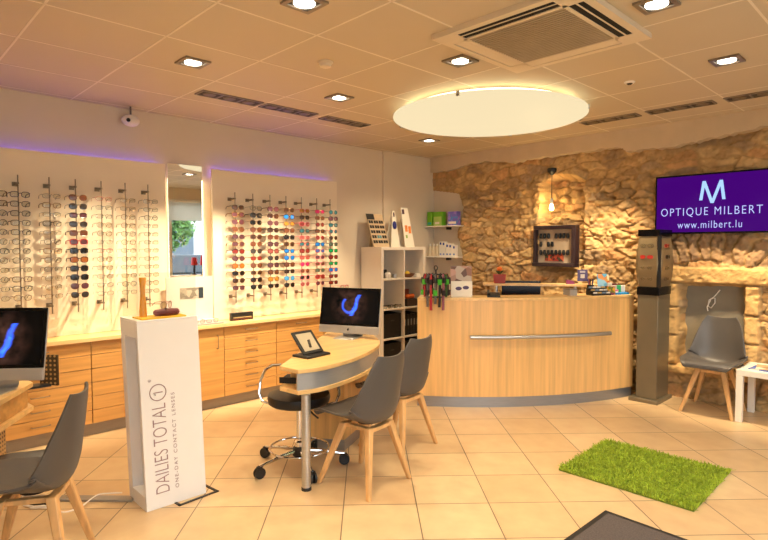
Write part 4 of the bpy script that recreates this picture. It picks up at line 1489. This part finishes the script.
def make_chair():
    t = thing('shell_chair', 'chair', 'chair')
    o = build('shell', MB().grid(lambda u, v: chair_surface(u, v), 40, 21), GREYP, t)
    sm = o.modifiers.new('solid', 'SOLIDIFY')
    sm.thickness = .012
    sm.offset = -1
    b_ = o.modifiers.new('bevel', 'BEVEL')
    b_.width = .004
    b_.segments = 2
    b_.limit_method = 'ANGLE'
    pd = MB()
    n = 20
    top = MB().grid(lambda u, v: chair_surface(.04 + u * .46, .06 + v * .88, .018 * (1 - (2 * u - 1) ** 6) * (1 - (2 * v - 1) ** 6) + .003), n, n)
    pad = build('seat_pad', top, GREYC, t)
    so = pad.modifiers.new('solid', 'SOLIDIFY')
    so.thickness = .003
    for sx_ in (1, -1):
        for sy_ in (1, -1):
            a = Vector((.10 * sx_ - .02, .10 * sy_, .392))
            b2 = Vector((.205 * sx_, .205 * sy_, 0.0))
            lg = MB()
            vs_ = []
            for p_, r_ in ((b2, .0135), (a, .0225)):
                for dx, dy in ((-1, -1), (1, -1), (1, 1), (-1, 1)):
                    vs_.append((p_.x + dx * r_, p_.y + dy * r_, p_.z))
            build('leg', lg.hexa(vs_), BEECH_LEG, t, bevel=.006)
    fr = MB()
    for sx_ in (1, -1):
        fr.box(.10 * sx_ - .04, .10 * sx_, -.10, .10, .362, .386)
    fr.box(-.10, .06, -.10 - .0, -.07, .362, .3859).box(-.10, .06, .07, .10, .362, .3859)
    build('cross_frame', fr, BEECH_LEG, t, bevel=.003)
    build('hub_plate', MB().lathe([(.06, .3865), (.06, .400)], 20, (-.02, 0, 0)), BLACK, t)
    return t


chair0 = make_chair()
CHAIRS = [(-2.585, 2.32, 188, 'grey shell chair with beech legs nearest the curved middle desk front'),
          (-2.885, 2.93, 186, 'grey shell chair standing behind another grey chair at the middle desk'),
          (-1.50, 5.60, -90, 'grey shell chair against the stone niche beside the white table'),
          (-2.90, .555, 240, 'grey shell chair seen from behind at the left desk')]
for i, (x, y, a, lb) in enumerate(CHAIRS):
    c = chair0 if i == 0 else dup(chair0)
    c.location = (x, y, 0)
    c.rotation_euler = (0, 0, R(a))
    c['label'] = lb
    c['group'] = 'grey shell chairs'

# ------------------------------------------------------------------ white side table with magazines
TABW = mat('table_white', (238, 230, 214), .35, var=.015)
t = thing('side_table', 'low white square side table beside the grey chair at right', 'table', (-1.275, 5.40, 0))
build('tabletop', MB().box(0, .5, 0, .45, .40, .45), TABW, t, bevel=.002)
for x in (0, .45):
    for y in (0, .40):
        build('leg', MB().box(x, x + .05, y, y + .05, 0, .3995), TABW, t, bevel=.002)
o = small('magazine', 'blue-covered magazine at the bottom of the pile on the white table', 'magazine', -1.10, 5.56, .45, MB().box(-.10, .16, -.09, .11, 0, .006), printed('magazine_blue', [(60, 90, 170), (210, 200, 190), (90, 120, 190)], 9), 'magazines on the white table', .0005)
o.rotation_euler = (0, 0, R(-4))
o = small('magazine', 'open pale magazine lying on the blue one on the white table', 'magazine', -1.05, 5.60, .456, MB().box(-.12, .15, -.10, .12, 0, .006), printed('magazine_pale', [(230, 214, 190), (190, 160, 120), (150, 120, 90), (236, 226, 210)], 9), 'magazines on the white table', .0005)
o.rotation_euler = (0, 0, R(9))

# ------------------------------------------------------------------ rug and mats
t = thing('green_rug', 'shaggy bright green rectangular rug on the tiled floor', 'rug', (-1.40, 3.755, 0), R(1))
build('backing', MB().box(-.41, .41, -.385, .385, 0, .012), mat('rug_backing', (110, 126, 30), .9), t)
pl = MB()
r2 = random.Random(3)
for k in range(15000):
    x, y = r2.uniform(-.415, .415), r2.uniform(-.39, .39)
    a, l_ = r2.uniform(0, 2 * PI), r2.uniform(.018, .032)
    lx_, ly_ = r2.gauss(0, .011), r2.gauss(0, .011)
    dx, dy = .003 * math.cos(a), .003 * math.sin(a)
    pl.add([(x - dx, y - dy, .010), (x + dx, y + dy, .010), (x + lx_ + dx * .6, y + ly_ + dy * .6, l_), (x + lx_ - dx * .6, y + ly_ - dy * .6, l_ + .002)], [(0, 1, 2, 3)])
pile = build('pile', pl, mat('rug_pile', (160, 178, 44), .8, var=.22, scale=22), t, smooth=False)
pile['kind'] = 'stuff'
t = thing('entrance_mat', 'dark grey ribbed floor mat at the bottom photo edge', 'mat', (-1.335, 3.03, 0), R(-1))
build('rubber_border', MB().box(0, 1.0, -1.2, 0, 0, .006), mat('mat_rubber', (30, 27, 26), .6), t)
mf = MB().box(.03, .97, -1.17, -.03, .006, .009)
build('ribbed_surface', mf, mat('mat_fibre', (84, 74, 70), .95, var=.25, scale=120, bump=.5), t)

# ------------------------------------------------------------------ all-in-one computers
def screen_material(name, cx):
    mt, nt, b = newmat(name)
    N, L = nt.nodes, nt.links
    tc = N.new('ShaderNodeTexCoord')
    sp = N.new('ShaderNodeSeparateXYZ')
    L.new(tc.outputs['Object'], sp.inputs[0])

    def mth(op, a, b2=None):
        n_ = N.new('ShaderNodeMath')
        n_.operation = op
        for i, v in enumerate((a, b2)):
            if v is None:
                continue
            if isinstance(v, (int, float)):
                n_.inputs[i].default_value = v
            else:
                L.new(v, n_.inputs[i])
        return n_.outputs[0]

    x = mth('SUBTRACT', sp.outputs['X'], cx)
    z0_ = mth('SUBTRACT', sp.outputs['Z'], .265)
    z = mth('ADD', z0_, mth('MULTIPLY', sp.outputs['Y'], 0.0))
    nz = N.new('ShaderNodeTexNoise')
    nz.inputs['Scale'].default_value = 16
    L.new(tc.outputs['Object'], nz.inputs['Vector'])
    d = mth('SQRT', mth('ADD', mth('POWER', x, 2.0), mth('POWER', z, 2.0)))
    dn = mth('ADD', d, mth('MULTIPLY', mth('SUBTRACT', nz.outputs['Fac'], .5), .015))
    ring_ = mth('SUBTRACT', 1.0, mth('DIVIDE', mth('ABSOLUTE', mth('SUBTRACT', dn, .062)), .014))
    ring_ = mth('MAXIMUM', ring_, 0.0)
    ring_ = mth('MULTIPLY', ring_, mth('LESS_THAN', mth('ADD', z, mth('MULTIPLY', x, .3)), .035))
    # a slanting bright bolt to the right of the ring
    bx_ = mth('ADD', mth('SUBTRACT', x, .05), mth('ADD', mth('MULTIPLY', z, -.35), mth('MULTIPLY', mth('SUBTRACT', nz.outputs['Fac'], .5), .06)))
    bolt = mth('SUBTRACT', 1.0, mth('DIVIDE', mth('ABSOLUTE', bx_), .022))
    lim = mth('LESS_THAN', mth('ABSOLUTE', z), .085)
    bolt = mth('MULTIPLY', mth('MAXIMUM', bolt, 0.0), lim)
    glow = mth('ADD', ring_, mth('MULTIPLY', bolt, 1.3))
    # dim reddish face around
    face = mth('MULTIPLY', mth('MAXIMUM', mth('SUBTRACT', .16, mth('ABSOLUTE', mth('SUBTRACT', d, .02))), 0.0), mth('MULTIPLY', mth('SUBTRACT', nz.outputs['Fac'], .3), 1.9))
    cb = N.new('ShaderNodeCombineXYZ')
    L.new(mth('ADD', mth('MULTIPLY', glow, .02), face), cb.inputs[0])
    L.new(mth('ADD', mth('MULTIPLY', glow, .15), mth('MULTIPLY', face, .42)), cb.inputs[1])
    L.new(mth('ADD', mth('MULTIPLY', glow, 1.3), mth('MULTIPLY', face, .28)), cb.inputs[2])
    L.new(cb.outputs[0], b.inputs['Emission Color'])
    b.inputs['Emission Strength'].default_value = 1.0
    b.inputs['Base Color'].default_value = (.006, .006, .007, 1)
    b.inputs['Roughness'].default_value = .2
    b.inputs['Specular IOR Level'].default_value = .12
    return mt


def make_computer(label, loc, rz, cx, lift=.06):
    """local: width along x, screen faces -y, origin on the desk under the foot"""
    t = thing('desktop_computer', label, 'computer', loc, rz, 'all-in-one desktop computers')
    tilt = Matrix.Translation((0, 0, lift)) @ Matrix.Rotation(R(-11), 4, 'X')
    W = .264
    build('back_shell', MB().box(-W, W, .004, .02, -.018, .355).xf(tilt), ALU, t, bevel=.006)
    build('bezel', MB().box(-W, W, -.004, .004, .045, .355).xf(tilt), BLACKG, t, bevel=.003)
    so = build('screen', MB().box(-W + .018, W - .018, -.0052, -.004, .062, .338).xf(tilt), screen_material('screen_eye_image', cx), t)
    build('chin', MB().box(-W, W, -.004, .004, -.018, .0445).xf(tilt), ALU, t, bevel=.002)
    lg = MB().lathe([(.009, -.0006), (.009, .0006)], 18).xf(Matrix.Translation((0, -.0045, .012)) @ Matrix.Rotation(R(90), 4, 'X'))
    l2 = MB().lathe([(.0045, -.0006), (.0045, .0006)], 12).xf(Matrix.Translation((.003, -.0045, .0225)) @ Matrix.Rotation(R(90), 4, 'X') @ Matrix.Diagonal((1.0, .6, 1, 1)))
    lg.add(l2.v, l2.f)
    build('chin_logo', lg.xf(tilt), BLACK, t, label='small dark fruit emblem on the chin')
    st = MB()
    prof_ = [(-.09, .003), (.085, .003), (.10, .02), (.10, .12), (.045, .20)]
    pth = []
    for i, (y, z) in enumerate(prof_):
        pth.append((y, z))
    vs_, fs_ = [], []
    for y, z in pth:
        vs_ += [(-.09, y, z - .003), (.09, y, z - .003), (.09, y + .004, z + .004), (-.09, y + .004, z + .004)]
    for i in range(len(pth) - 1):
        for j in range(4):
            fs_.append((i * 4 + j, i * 4 + (j + 1) % 4, i * 4 + 4 + (j + 1) % 4, i * 4 + 4 + j))
    fs_ += [(3, 2, 1, 0), tuple((len(pth) - 1) * 4 + j for j in range(4))]
    build('stand', st.add(vs_, fs_), ALU, t)
    return t


# ------------------------------------------------------------------ middle desk
DZ = .75
front = catmull([(-2.745, 1.925), (-2.715, 2.07), (-2.74, 2.25), (-2.815, 2.49), (-2.98, 2.80), (-3.16, 3.0), (-3.42, 3.16)], 6)
outl = [tuple(p) for p in front] + [(-3.80, 3.22), (-3.86, 3.05), (-2.915, 1.905)]
t = thing('curved_desk', 'curved beech consulting desk with steel fascia in the middle', 'desk', (0, 0, 0))
build('tabletop', MB().prism(outl, DZ - .025, DZ), BEECH_TOP, t, bevel=.002)
build('lower_shelf', MB().prism(outl, DZ - .155, DZ - .13), BEECH_TOP, t, bevel=.002)
fs_ = MB()
inn = []
fr_ = [Vector((p[0], p[1])) for p in front]
for i, p in enumerate(fr_):
    d = (fr_[min(i + 1, len(fr_) - 1)] - fr_[max(i - 1, 0)]).normalized()
    inn.append(p + Vector((-d.y, d.x)) * .03)
oo = [p + (q_ - p) * .35 for p, q_ in zip(fr_, inn)]
vs_, f2_ = [], []
for p, q_ in zip(oo, inn):
    vs_ += [(p.x, p.y, DZ - .1295), (q_.x, q_.y, DZ - .1295), (q_.x, q_.y, DZ - .0255), (p.x, p.y, DZ - .0255)]
for i in range(len(oo) - 1):
    for j in range(4):
        f2_.append((i * 4 + j, i * 4 + (j + 1) % 4, i * 4 + 4 + (j + 1) % 4, i * 4 + 4 + j))
f2_ += [(3, 2, 1, 0), tuple((len(oo) - 1) * 4 + j for j in range(4))]
build('steel_fascia', MB().add(vs_, f2_), mat('fascia_steel', (176, 178, 180), .35, .55, var=.05, stretch=(1, 1, 25)), t)
build('inner_divider', MB().prism([(-2.96, 2.02), (-2.94, 2.005), (-2.80, 2.13), (-2.82, 2.145)], DZ - .1295, DZ - .0255), BEECH_Z, t)
lg = build('leg', MB().cyl((-2.715 - .02, 1.975, .02), (-2.715 - .02, 1.975, DZ - .156), .028, n=24), STEEL, t)
build('foot', MB().lathe([(.031, 0), (.031, .016), (.026, .02)], 24, (-2.735, 1.975, 0)), BLACK, lg)
ped = build('pedestal', MB().prism([(-3.33, 2.36), (-3.06, 2.55), (-3.28, 2.98), (-3.62, 2.78)], .085, DZ - .1555), BEECH_Z, t)
build('pedestal_plinth', MB().prism([(-3.335, 2.37), (-3.07, 2.56), (-3.28, 2.97), (-3.61, 2.775)], 0, .0845), PLINTH, t)
make_computer('all-in-one computer with blue eye picture on the curved middle desk', (-3.43, 2.90, DZ), R(25), .0, .055)
q = thing('paper_tray', 'black paper tray pushed into the open desk end above the stool', 'tray', (-2.99, 2.10, DZ - .13), R(38))
build('tray', MB().box(-.09, .07, -.12, .03, .001, .008).box(-.09, .07, -.12, -.115, .008, .04), BLACK, q)
build('papers', MB().box(-.08, .06, -.11, .02, .0085, .03), mat('papers_dark', (40, 36, 36), .6), q)
# tablet on stand
p0 = at(311, 357, z=DZ)
t = thing('tablet_holder', 'black tilted tablet stand with grey picture on the middle desk', 'tablet stand', (p0.x - .01, p0.y + .03, DZ), R(98))
build('base', MB().box(-.105, .115, -.05, .10, 0, .016), BLACK, t, bevel=.004)
tl = Matrix.Translation((0, .0, .02)) @ Matrix.Rotation(R(-42), 4, 'X')
build('frame', MB().box(-.095, .095, -.006, .006, 0, .185).xf(tl), BLACK, t, bevel=.004)
build('display', MB().box(-.070, .070, -.0072, -.006, .022, .163).xf(tl), mat('tablet_grey', (178, 164, 138), .35, var=.05), t)
bt = MB()
for k in range(5):
    e = MB().cyl((-.014 + .004 * k, -.0078, .05 + .012 * k), (.004 + .004 * k, -.0078, .053 + .012 * k), .007, n=8)
    bt.add(e.v, e.f)
build('dark_picture', bt.xf(tl), mat('tablet_print', (70, 62, 54), .4), t)

# ------------------------------------------------------------------ black stool with arm loops
t = thing('swivel_stool', 'black padded swivel stool with chrome star base under the middle desk', 'stool', (-3.07, 2.16, 0), R(18))
build('seat', MB().lathe([(.19, .435), (.205, .445), (.212, .475), (.205, .50), (.15, .512), (.02, .515)], 36), LEATHER, t)
build('seat_plate', MB().lathe([(.10, .415), (.12, .4345)], 24), BLACK, t)
build('column', MB().lathe([(.032, .07), (.032, .17), (.02, .18), (.02, .414)], 18), CHROME, t)
build('hub', MB().lathe([(.045, .075), (.05, .09), (.045, .13), (.034, .14)], 20), BLACK, t)
for k in range(5):
    a = R(72 * k + 34)
    c, s = math.cos(a), math.sin(a)
    leg = build('base_leg', MB().tube([(.04 * c, .04 * s, .11), (.16 * c, .16 * s, .10), (.305 * c, .305 * s, .075)], [.014, .012, .010], 10), CHROME, t)
    ca = build('caster', MB().cyl((.305 * c - .017 * s, .305 * s + .020 * c, .036), (.305 * c - .005 * s, .305 * s + .005 * c, .036), .036, n=18)
               .cyl((.305 * c + .005 * s, .305 * s - .005 * c, .036), (.305 * c + .017 * s, .305 * s - .017 * c, .036), .036, n=18)
               .box(.305 * c - .014, .305 * c + .014, .305 * s - .014, .305 * s + .014, .05, .078), BLACK, leg)
build('foot_ring', MB().tube([(.2 * math.cos(a * PI / 18), .2 * math.sin(a * PI / 18), .13) for a in range(36)], .007, 8, closed=True), CHROME, t)
for a in (R(205), R(25)):
    c, s = math.cos(a), math.sin(a)
    M = Matrix.Rotation(a, 4, 'Z')
    pth = [(.10, 0, .425), (.20, 0, .425), (.255, 0, .445), (.275, 0, .50), (.27, -.02, .58), (.25, -.06, .64), (.22, -.13, .66), (.17, -.18, .655)]
    build('arm_loop', MB().tube(pth, .010, 10).xf(M), CHROME, t)
build('lever', MB().tube([(.10, -.05, .43), (.2, -.12, .42), (.26, -.15, .41)], .006, 8), BLACK, t)

# ------------------------------------------------------------------ left desk with computer
outl = [(-3.51, .70), (-3.20, .50), (-2.98, .28), (-2.86, -.05), (-3.2, -.3), (-4.0, -.25), (-4.35, .15), (-4.25, .45), (-3.95, .66)]
t = thing('left_desk', 'beech desk with perforated modesty panel at the left photo edge', 'desk', (0, 0, 0))
build('tabletop', MB().prism(outl[::-1], DZ - .025, DZ), BEECH_TOP, t, bevel=.002)
inner = [(x + (-3.5 - x) * .04, y + (.15 - y) * .05) for x, y in outl]
build('fascia', MB().prism(inner[::-1], DZ - .1295, DZ - .0255), BEECH_Y, t)
build('lower_shelf', MB().prism([(x, y) for x, y in outl][::-1], DZ - .155, DZ - .13), BEECH_TOP, t, bevel=.002)
PERF = None


def perforated(name, c_bg, c_dot, pitch):
    mt, nt, b = newmat(name)
    N, L = nt.nodes, nt.links
    tc = N.new('ShaderNodeTexCoord')
    sc_ = N.new('ShaderNodeVectorMath')
    sc_.operation = 'SCALE'
    sc_.inputs['Scale'].default_value = 1 / pitch
    fr2 = N.new('ShaderNodeVectorMath')
    fr2.operation = 'FRACTION'
    sb = N.new('ShaderNodeVectorMath')
    sb.operation = 'SUBTRACT'
    sb.inputs[1].default_value = (.5, .5, .5)
    mu = N.new('ShaderNodeVectorMath')
    mu.operation = 'MULTIPLY'
    mu.inputs[1].default_value = (1, 0, 1)
    ln = N.new('ShaderNodeVectorMath')
    ln.operation = 'LENGTH'
    lt = N.new('ShaderNodeMath')
    lt.operation = 'LESS_THAN'
    lt.inputs[1].default_value = .27
    mx = N.new('ShaderNodeMixRGB')
    mx.inputs['Color1'].default_value = lin(c_bg)
    mx.inputs['Color2'].default_value = lin(c_dot)
    L.new(tc.outputs['Object'], sc_.inputs[0])
    L.new(sc_.outputs[0], fr2.inputs[0])
    L.new(fr2.outputs[0], sb.inputs[0])
    L.new(sb.outputs[0], mu.inputs[0])
    L.new(mu.outputs[0], ln.inputs[0])
    L.new(ln.outputs['Value'], lt.inputs[0])
    L.new(lt.outputs[0], mx.inputs['Fac'])
    L.new(mx.outputs[0], b.inputs['Base Color'])
    b.inputs['Roughness'].default_value = .5
    return mt


mp_ = build('modesty_panel', MB().box(-.36, .36, -.006, .006, 0, .56), perforated('perforated_beige', (196, 158, 106), (92, 66, 40), .024), t)
mp_.location = (-3.42, .40, .03)
mp_.rotation_euler = (0, 0, R(-33))
sp_ = build('screen_panel', MB().box(-.055, .055, -.006, .006, 0, .175), perforated('perforated_dark', (70, 54, 36), (190, 150, 90), .026), t, label='dark perforated upright panel behind the screen')
pp = at(41, 389, x=-3.58)
sp_.location = (-3.60, .80, .70)
sp_.rotation_euler = (0, 0, R(40))
br_ = build('panel_bracket', MB().box(-3.62, -3.56, .64, .80, .70, .712), BLACK, t)
for x, y in ((-3.95, .3), (-3.2, -.05)):
    build('leg', MB().cyl((x, y, 0), (x, y, DZ - .156), .028, n=20), STEEL, t)
make_computer('all-in-one computer cut by the left photo edge on the left desk', (-3.40, .485, DZ), math.atan2(.777, .63), .03, .08)
small('mouse', 'flat grey puck lying on the left desk front of the screen', 'computer mouse', *at(10, 386.5, z=DZ), MB().lathe([(.022, 0), (.03, .006), (.024, .014), (.01, .016)], 20), mat('puck_grey', (110, 106, 100), .4))
tag(build('spectacle_cable', MB().tube([(-3.52, .86, .72), (-3.52, .83, .66), (-3.50, .80, .63), (-3.46, .77, .64), (-3.45, .76, .68)], .006, 8), BLACK, t), 'x', 'x') if False else None

# ------------------------------------------------------------------ white advertising column
t = thing('advertising_column', 'tall white advertising column with vertical grey lettering', 'display column', (0, 0, 0))
SWH = mat('column_white', (240, 236, 232), .4, var=.01)
XF, XB, YA, YB, ZT = -3.12, -3.385, 1.155, 1.51, 1.083


def lean(mb):
    mb.v = [(x - .03 * z / ZT, y - .025 * z / ZT, z) for x, y, z in mb.v]
    return mb


build('front_board', lean(MB().box(XF - .02, XF, YA, YB, 0.0, ZT - .0125)), SWH, t, bevel=.002)
build('back_board', lean(MB().box(XB, XB + .06, YA, YB, 0, ZT - .0125)), SWH, t, bevel=.002)
build('side_inset', lean(MB().box(XB + .0605, XF - .0205, YA + .06, YB - .01, .0, ZT - .0125)), SWH, t)
build('side_cap', lean(MB().box(XB + .0605, XF - .0205, YA, YA + .0595, ZT - .10, ZT - .0125)), SWH, t)
build('side_foot', lean(MB().box(XB + .0605, XF - .0205, YA, YA + .0595, 0, .08)), SWH, t)
build('top_board', lean(MB().box(XB, XF, YA, YB, ZT - .012, ZT)), SWH, t, bevel=.002)
ANT = mat('lettering_mauve', (156, 124, 122), .5)


def onfront(y, z):
    return (XF - .03 * z / ZT + .0012, y - .025 * z / ZT, z)


uz = (Vector(onfront(0, 1)) - Vector(onfront(0, 0))).normalized()
text('lettering', 'DAILIES TOTAL', ANT, t, onfront(1.29, .085), uz, (0, -1, 0), .515, .078, thin=-.016)
cc = Vector(onfront(1.251, .665))
rg = []
for k in range(28):
    a = 2 * PI * k / 28
    rg.append(cc + uz * (.046 * math.cos(a)) + Vector((0, -1, 0)) * (.046 * math.sin(a)))
build('number_ring', MB().tube(rg, .0028, 6, closed=True), ANT, t)
Y_ = Vector((0, -1, 0))
build('number', MB().tube([cc - Y_ * .026, cc + Y_ * .026, cc + Y_ * .014 - uz * .013], .003, 6), ANT, t)
text('registered_mark', '\u00ae', ANT, t, onfront(1.215, .73), uz, (0, -1, 0), .016, .016, thin=-.005)
text('small_lettering', 'ONE-DAY CONTACT LENSES', ANT, t, onfront(1.345, .09), uz, (0, -1, 0), .56, .020, thin=-.010, space=1.35)
fa, fb, fc_ = at(180, 505.5, z=0), at(217, 491.5, z=0), at(205, 485.5, z=0)
fd = fa + fc_ - fb
ft = MB()
for p_, q_ in ((fa, fb), (fb, fc_), (fc_, fd), (fd, fa)):
    d_ = (q_ - p_).normalized()
    n_ = Vector((-d_.y, d_.x, 0)) * .008
    ft.prism([tuple((p_ - n_ - d_ * .008).xy), tuple((q_ - n_ + d_ * .008).xy), tuple((q_ + n_ + d_ * .008).xy), tuple((p_ + n_ - d_ * .008).xy)], 0, .005)
tag(build('floor_frame', ft, BLACK), 'flat black metal frame on the floor under the column corner', 'floor frame')
# things on the column
def coltop(px, py):
    p = at(px, py, z=ZT)
    return p


cx_, cy_ = XF - .03, YA - .025
q = thing('yellow_bottle', 'slim yellow hourglass shaped bottle standing on the white column', 'bottle', (-3.255, 1.205, ZT + .008))
build('bottle', MB().lathe([(.021, 0), (.021, .03), (.016, .10), (.0135, .14), (.016, .18), (.020, .222), (.018, .227)], 16), mat('bottle_yellow', (226, 152, 4), .3, var=.02), q)
o = build('yellow_mat', MB().box(-3.30, -3.157, 1.16, 1.42, ZT, ZT + .008), mat('mat_yellow', (232, 180, 40), .5))
tag(o, 'flat yellow sheet on top of the white column', 'sheet')
q = thing('glasses_case', 'burgundy soft glasses case on the yellow sheet on the column', 'glasses case', (-3.215, 1.325, ZT + .008), R(90))
build('case', MB().tube([(-.075, 0, .021), (-.066, 0, .021), (-.03, 0, .021), (.03, 0, .021), (.066, 0, .021), (.075, 0, .021)], [.010, .018, .021, .021, .018, .010], 14), mat('case_burgundy', (110, 44, 52), .45), q)
build('clasp', MB().tube([(-.004, -.0215, .03), (-.004, -.012, .043), (-.004, .012, .043), (-.004, .0215, .03)], .003, 6), mat('clasp_brown', (96, 60, 40), .4), q)
glasses('round', 'eyeglasses', FMAT['brown'], CLEARLENS, FMAT['brown'], 'brown round eyeglasses lying on the burgundy case on the column', None, (-3.20, 1.325, ZT + .008 + .0425 + .022), R(35))
o = build('acrylic_cover', MB().box(-3.383, -3.38, 1.135, 1.478, ZT, 1.335).box(-3.158, -3.155, 1.135, 1.478, ZT, 1.335).box(-3.38, -3.158, 1.135, 1.138, ZT, 1.335).box(-3.38, -3.158, 1.475, 1.478, ZT, 1.335).box(-3.383, -3.155, 1.135, 1.478, 1.335, 1.338), ACRYL)
tag(o, 'clear acrylic box cover on top of the white column', 'cover')
# floor raceway and cables
a, b_ = at(20, 499, z=0), at(134, 500, z=0)
dv = (b_ - a).normalized()
nv = Vector((-dv.y, dv.x, 0))
rw = MB().prism([tuple((a + nv * .03).xy), tuple((a - nv * .03).xy), tuple((b_ - nv * .03).xy), tuple((b_ + nv * .03).xy)][::1], 0, .014)
tag(build('cable_cover', rw, mat('raceway_grey', (150, 138, 124), .5), bevel=.003), 'flat grey cable cover on the floor running to the white column', 'cable cover')
wc = [at(px, py, z=.02) for px, py in ((30, 508), (50, 508), (64, 512), (80, 507), (92, 498), (100, 494), (112, 493), (122, 492.5))]
wc = [Vector(p) for p in catmull([tuple(p) for p in wc], 4)]
tag(build('white_cable', MB().tube([(p.x, p.y, .019) for p in wc], .004, 6), WHITE), 'thin white cable curling over the grey cable cover', 'cable')
for k in range(3):
    pts_ = [at(px, py + k * 3.0, z=.01) for px, py in ((24, 499), (34, 501), (44, 500), (54, 502))]
    tag(build('cable', MB().tube([(p.x, p.y, .006 + k * .002) for p in pts_], .006, 6), WHITE if k != 1 else BLACK), '%s short cable under the left chair, %s of the bundle' % (('white', 'black', 'white')[k], ('rear', 'middle', 'front')[k]), 'cable', 'bundled cables on the floor')

# ------------------------------------------------------------------ outside, seen only in the mirror
struct('ground', MB().box(X1 + .1, 40, -25, 40, -.25, -.15), mat('paving', (150, 146, 140), .9, var=.15, scale=2))
t = thing('street_tree', 'green tree outside the shop window seen in the mirror', 'tree', (9.5, 8.0, -.15))
build('trunk', MB().tube([(0, 0, 0), (.03, 0, 1.0), (.0, .04, 2.2)], [.12, .1, .07], 10), mat('bark', (96, 76, 58), .9), t)
lf = MB()
r3 = random.Random(11)
for k in range(2200):
    v = Vector((r3.gauss(0, 1), r3.gauss(0, 1), r3.gauss(0, 1)))
    v = v.normalized() * (r3.random() ** .4)
    p = Vector((v.x * 1.1, v.y * 1.1, 2.6 + v.z * 1.2))
    n_ = Vector((r3.gauss(0, 1), r3.gauss(0, 1), r3.gauss(0, 1))).normalized() * .1
    m2 = n_.orthogonal()
    lf.add([p - n_, p + m2 * .5, p + n_, p - m2 * .5], [(0, 1, 2, 3)])
build('foliage', lf, mat('leaves', (84, 120, 52), .7, var=.3, scale=4), t, smooth=False)
t = thing('parked_car', 'blue grey car parked outside seen in the mirror', 'car', (6.6, 7.6, -.15), R(90))
CARP = mat('car_blue_grey', (96, 116, 136), .25, .3)
build('car_body', MB().prism([(-2, .3), (2, .3), (2.05, .62), (1.6, .8), (-1.85, .82), (-2.05, .6)], -.8, .8).xf(Matrix.Rotation(R(90), 4, 'X')), CARP, t, bevel=.06)
build('cabin', MB().prism([(-1.6, .82), (1.0, .82), (.4, 1.38), (-1.1, 1.40)], -.68, .68).xf(Matrix.Rotation(R(90), 4, 'X')), mat('car_glass', (40, 48, 54), .1), t, bevel=.05)
for x in (-1.25, 1.25):
    for y in (-.72, .72):
        build('wheel', MB().cyl((x, y - .1, .31), (x, y + .1, .31), .31, n=24), BLACK, t)
t = thing('opposite_building', 'pale building across the street seen in the mirror', 'building', (15, 9, -.15))
build('facade', MB().box(0, 1, -14, 14, 0, 7), mat('facade', (206, 200, 190), .9), t)
for k in range(8):
    build('window', MB().box(-.03, 0, -12.5 + k * 3.4, -11 + k * 3.4, 3.6, 5.2), mat('facade_glass', (70, 84, 96), .2), t)
    build('window', MB().box(-.03, 0, -12.5 + k * 3.4, -11 + k * 3.4, .9, 2.5), mat('facade_glass', (70, 84, 96), .2), t)
t = thing('roller_blind', 'white roller blind at the top of the window seen in the mirror', 'blind', (0, 0, 0))
bm_, bnt, bb = newmat('blind_fabric')
bt_ = bnt.nodes.new('ShaderNodeBsdfTranslucent')
bt_.inputs['Color'].default_value = (.75, .74, .68, 1)
bx2 = bnt.nodes.new('ShaderNodeMixShader')
bb.inputs['Base Color'].default_value = (.8, .78, .72, 1)
bnt.links.new(bb.outputs[0], bx2.inputs[1])
bnt.links.new(bt_.outputs[0], bx2.inputs[2])
bnt.links.new(bx2.outputs[0], bnt.nodes['Material Output'].inputs['Surface'])
build('fabric', MB().box(1.16, 1.163, 3.72, 5.68, 2.02, 2.40), bm_, t)
build('roller', MB().cyl((1.16, 3.72, 2.42), (1.16, 5.68, 2.42), .02, n=12), WHITE, t)
for k, (yy, hh) in enumerate(((5.12, .16), (5.32, .2))):
    q = thing('red_vase', ('short' if k == 0 else 'tall') + ' red shade lamp on the window sill seen in the mirror', 'lamp', (1.06, yy, .90))
    build('base', MB().lathe([(.05, 0), (.05, .02), (.025, .05), (.025, .2)], 16), BLACK, q)
    build('shade', MB().lathe([(.07, .2), (.045, .2 + hh), (.04, .2 + hh)], 20), mat('shade_red', (200, 40, 36), .6), q)
t = thing('sill_shelf', 'white sideboard under the window seen in the mirror', 'sideboard', (0, 0, 0))
build('body', MB().box(.92, 1.2, 3.9, 5.55, 0, .88), WHITE, t)
build('top', MB().box(.91, 1.2, 3.88, 5.57, .8805, .90), BEECH_TOP, t)

# ------------------------------------------------------------------ daylight and view
w = bpy.data.worlds.new('sky')
scene.world = w
w.use_nodes = True
bg = w.node_tree.nodes['Background']
bg.inputs['Color'].default_value = (.80, .90, 1.0, 1)
bg.inputs['Strength'].default_value = 6.0
scene.view_settings.view_transform = 'Standard'
scene.view_settings.look = 'None'
scene.view_settings.exposure = 0.27
scene.view_settings.gamma = 1.0
scene.view_settings.use_curve_mapping = False
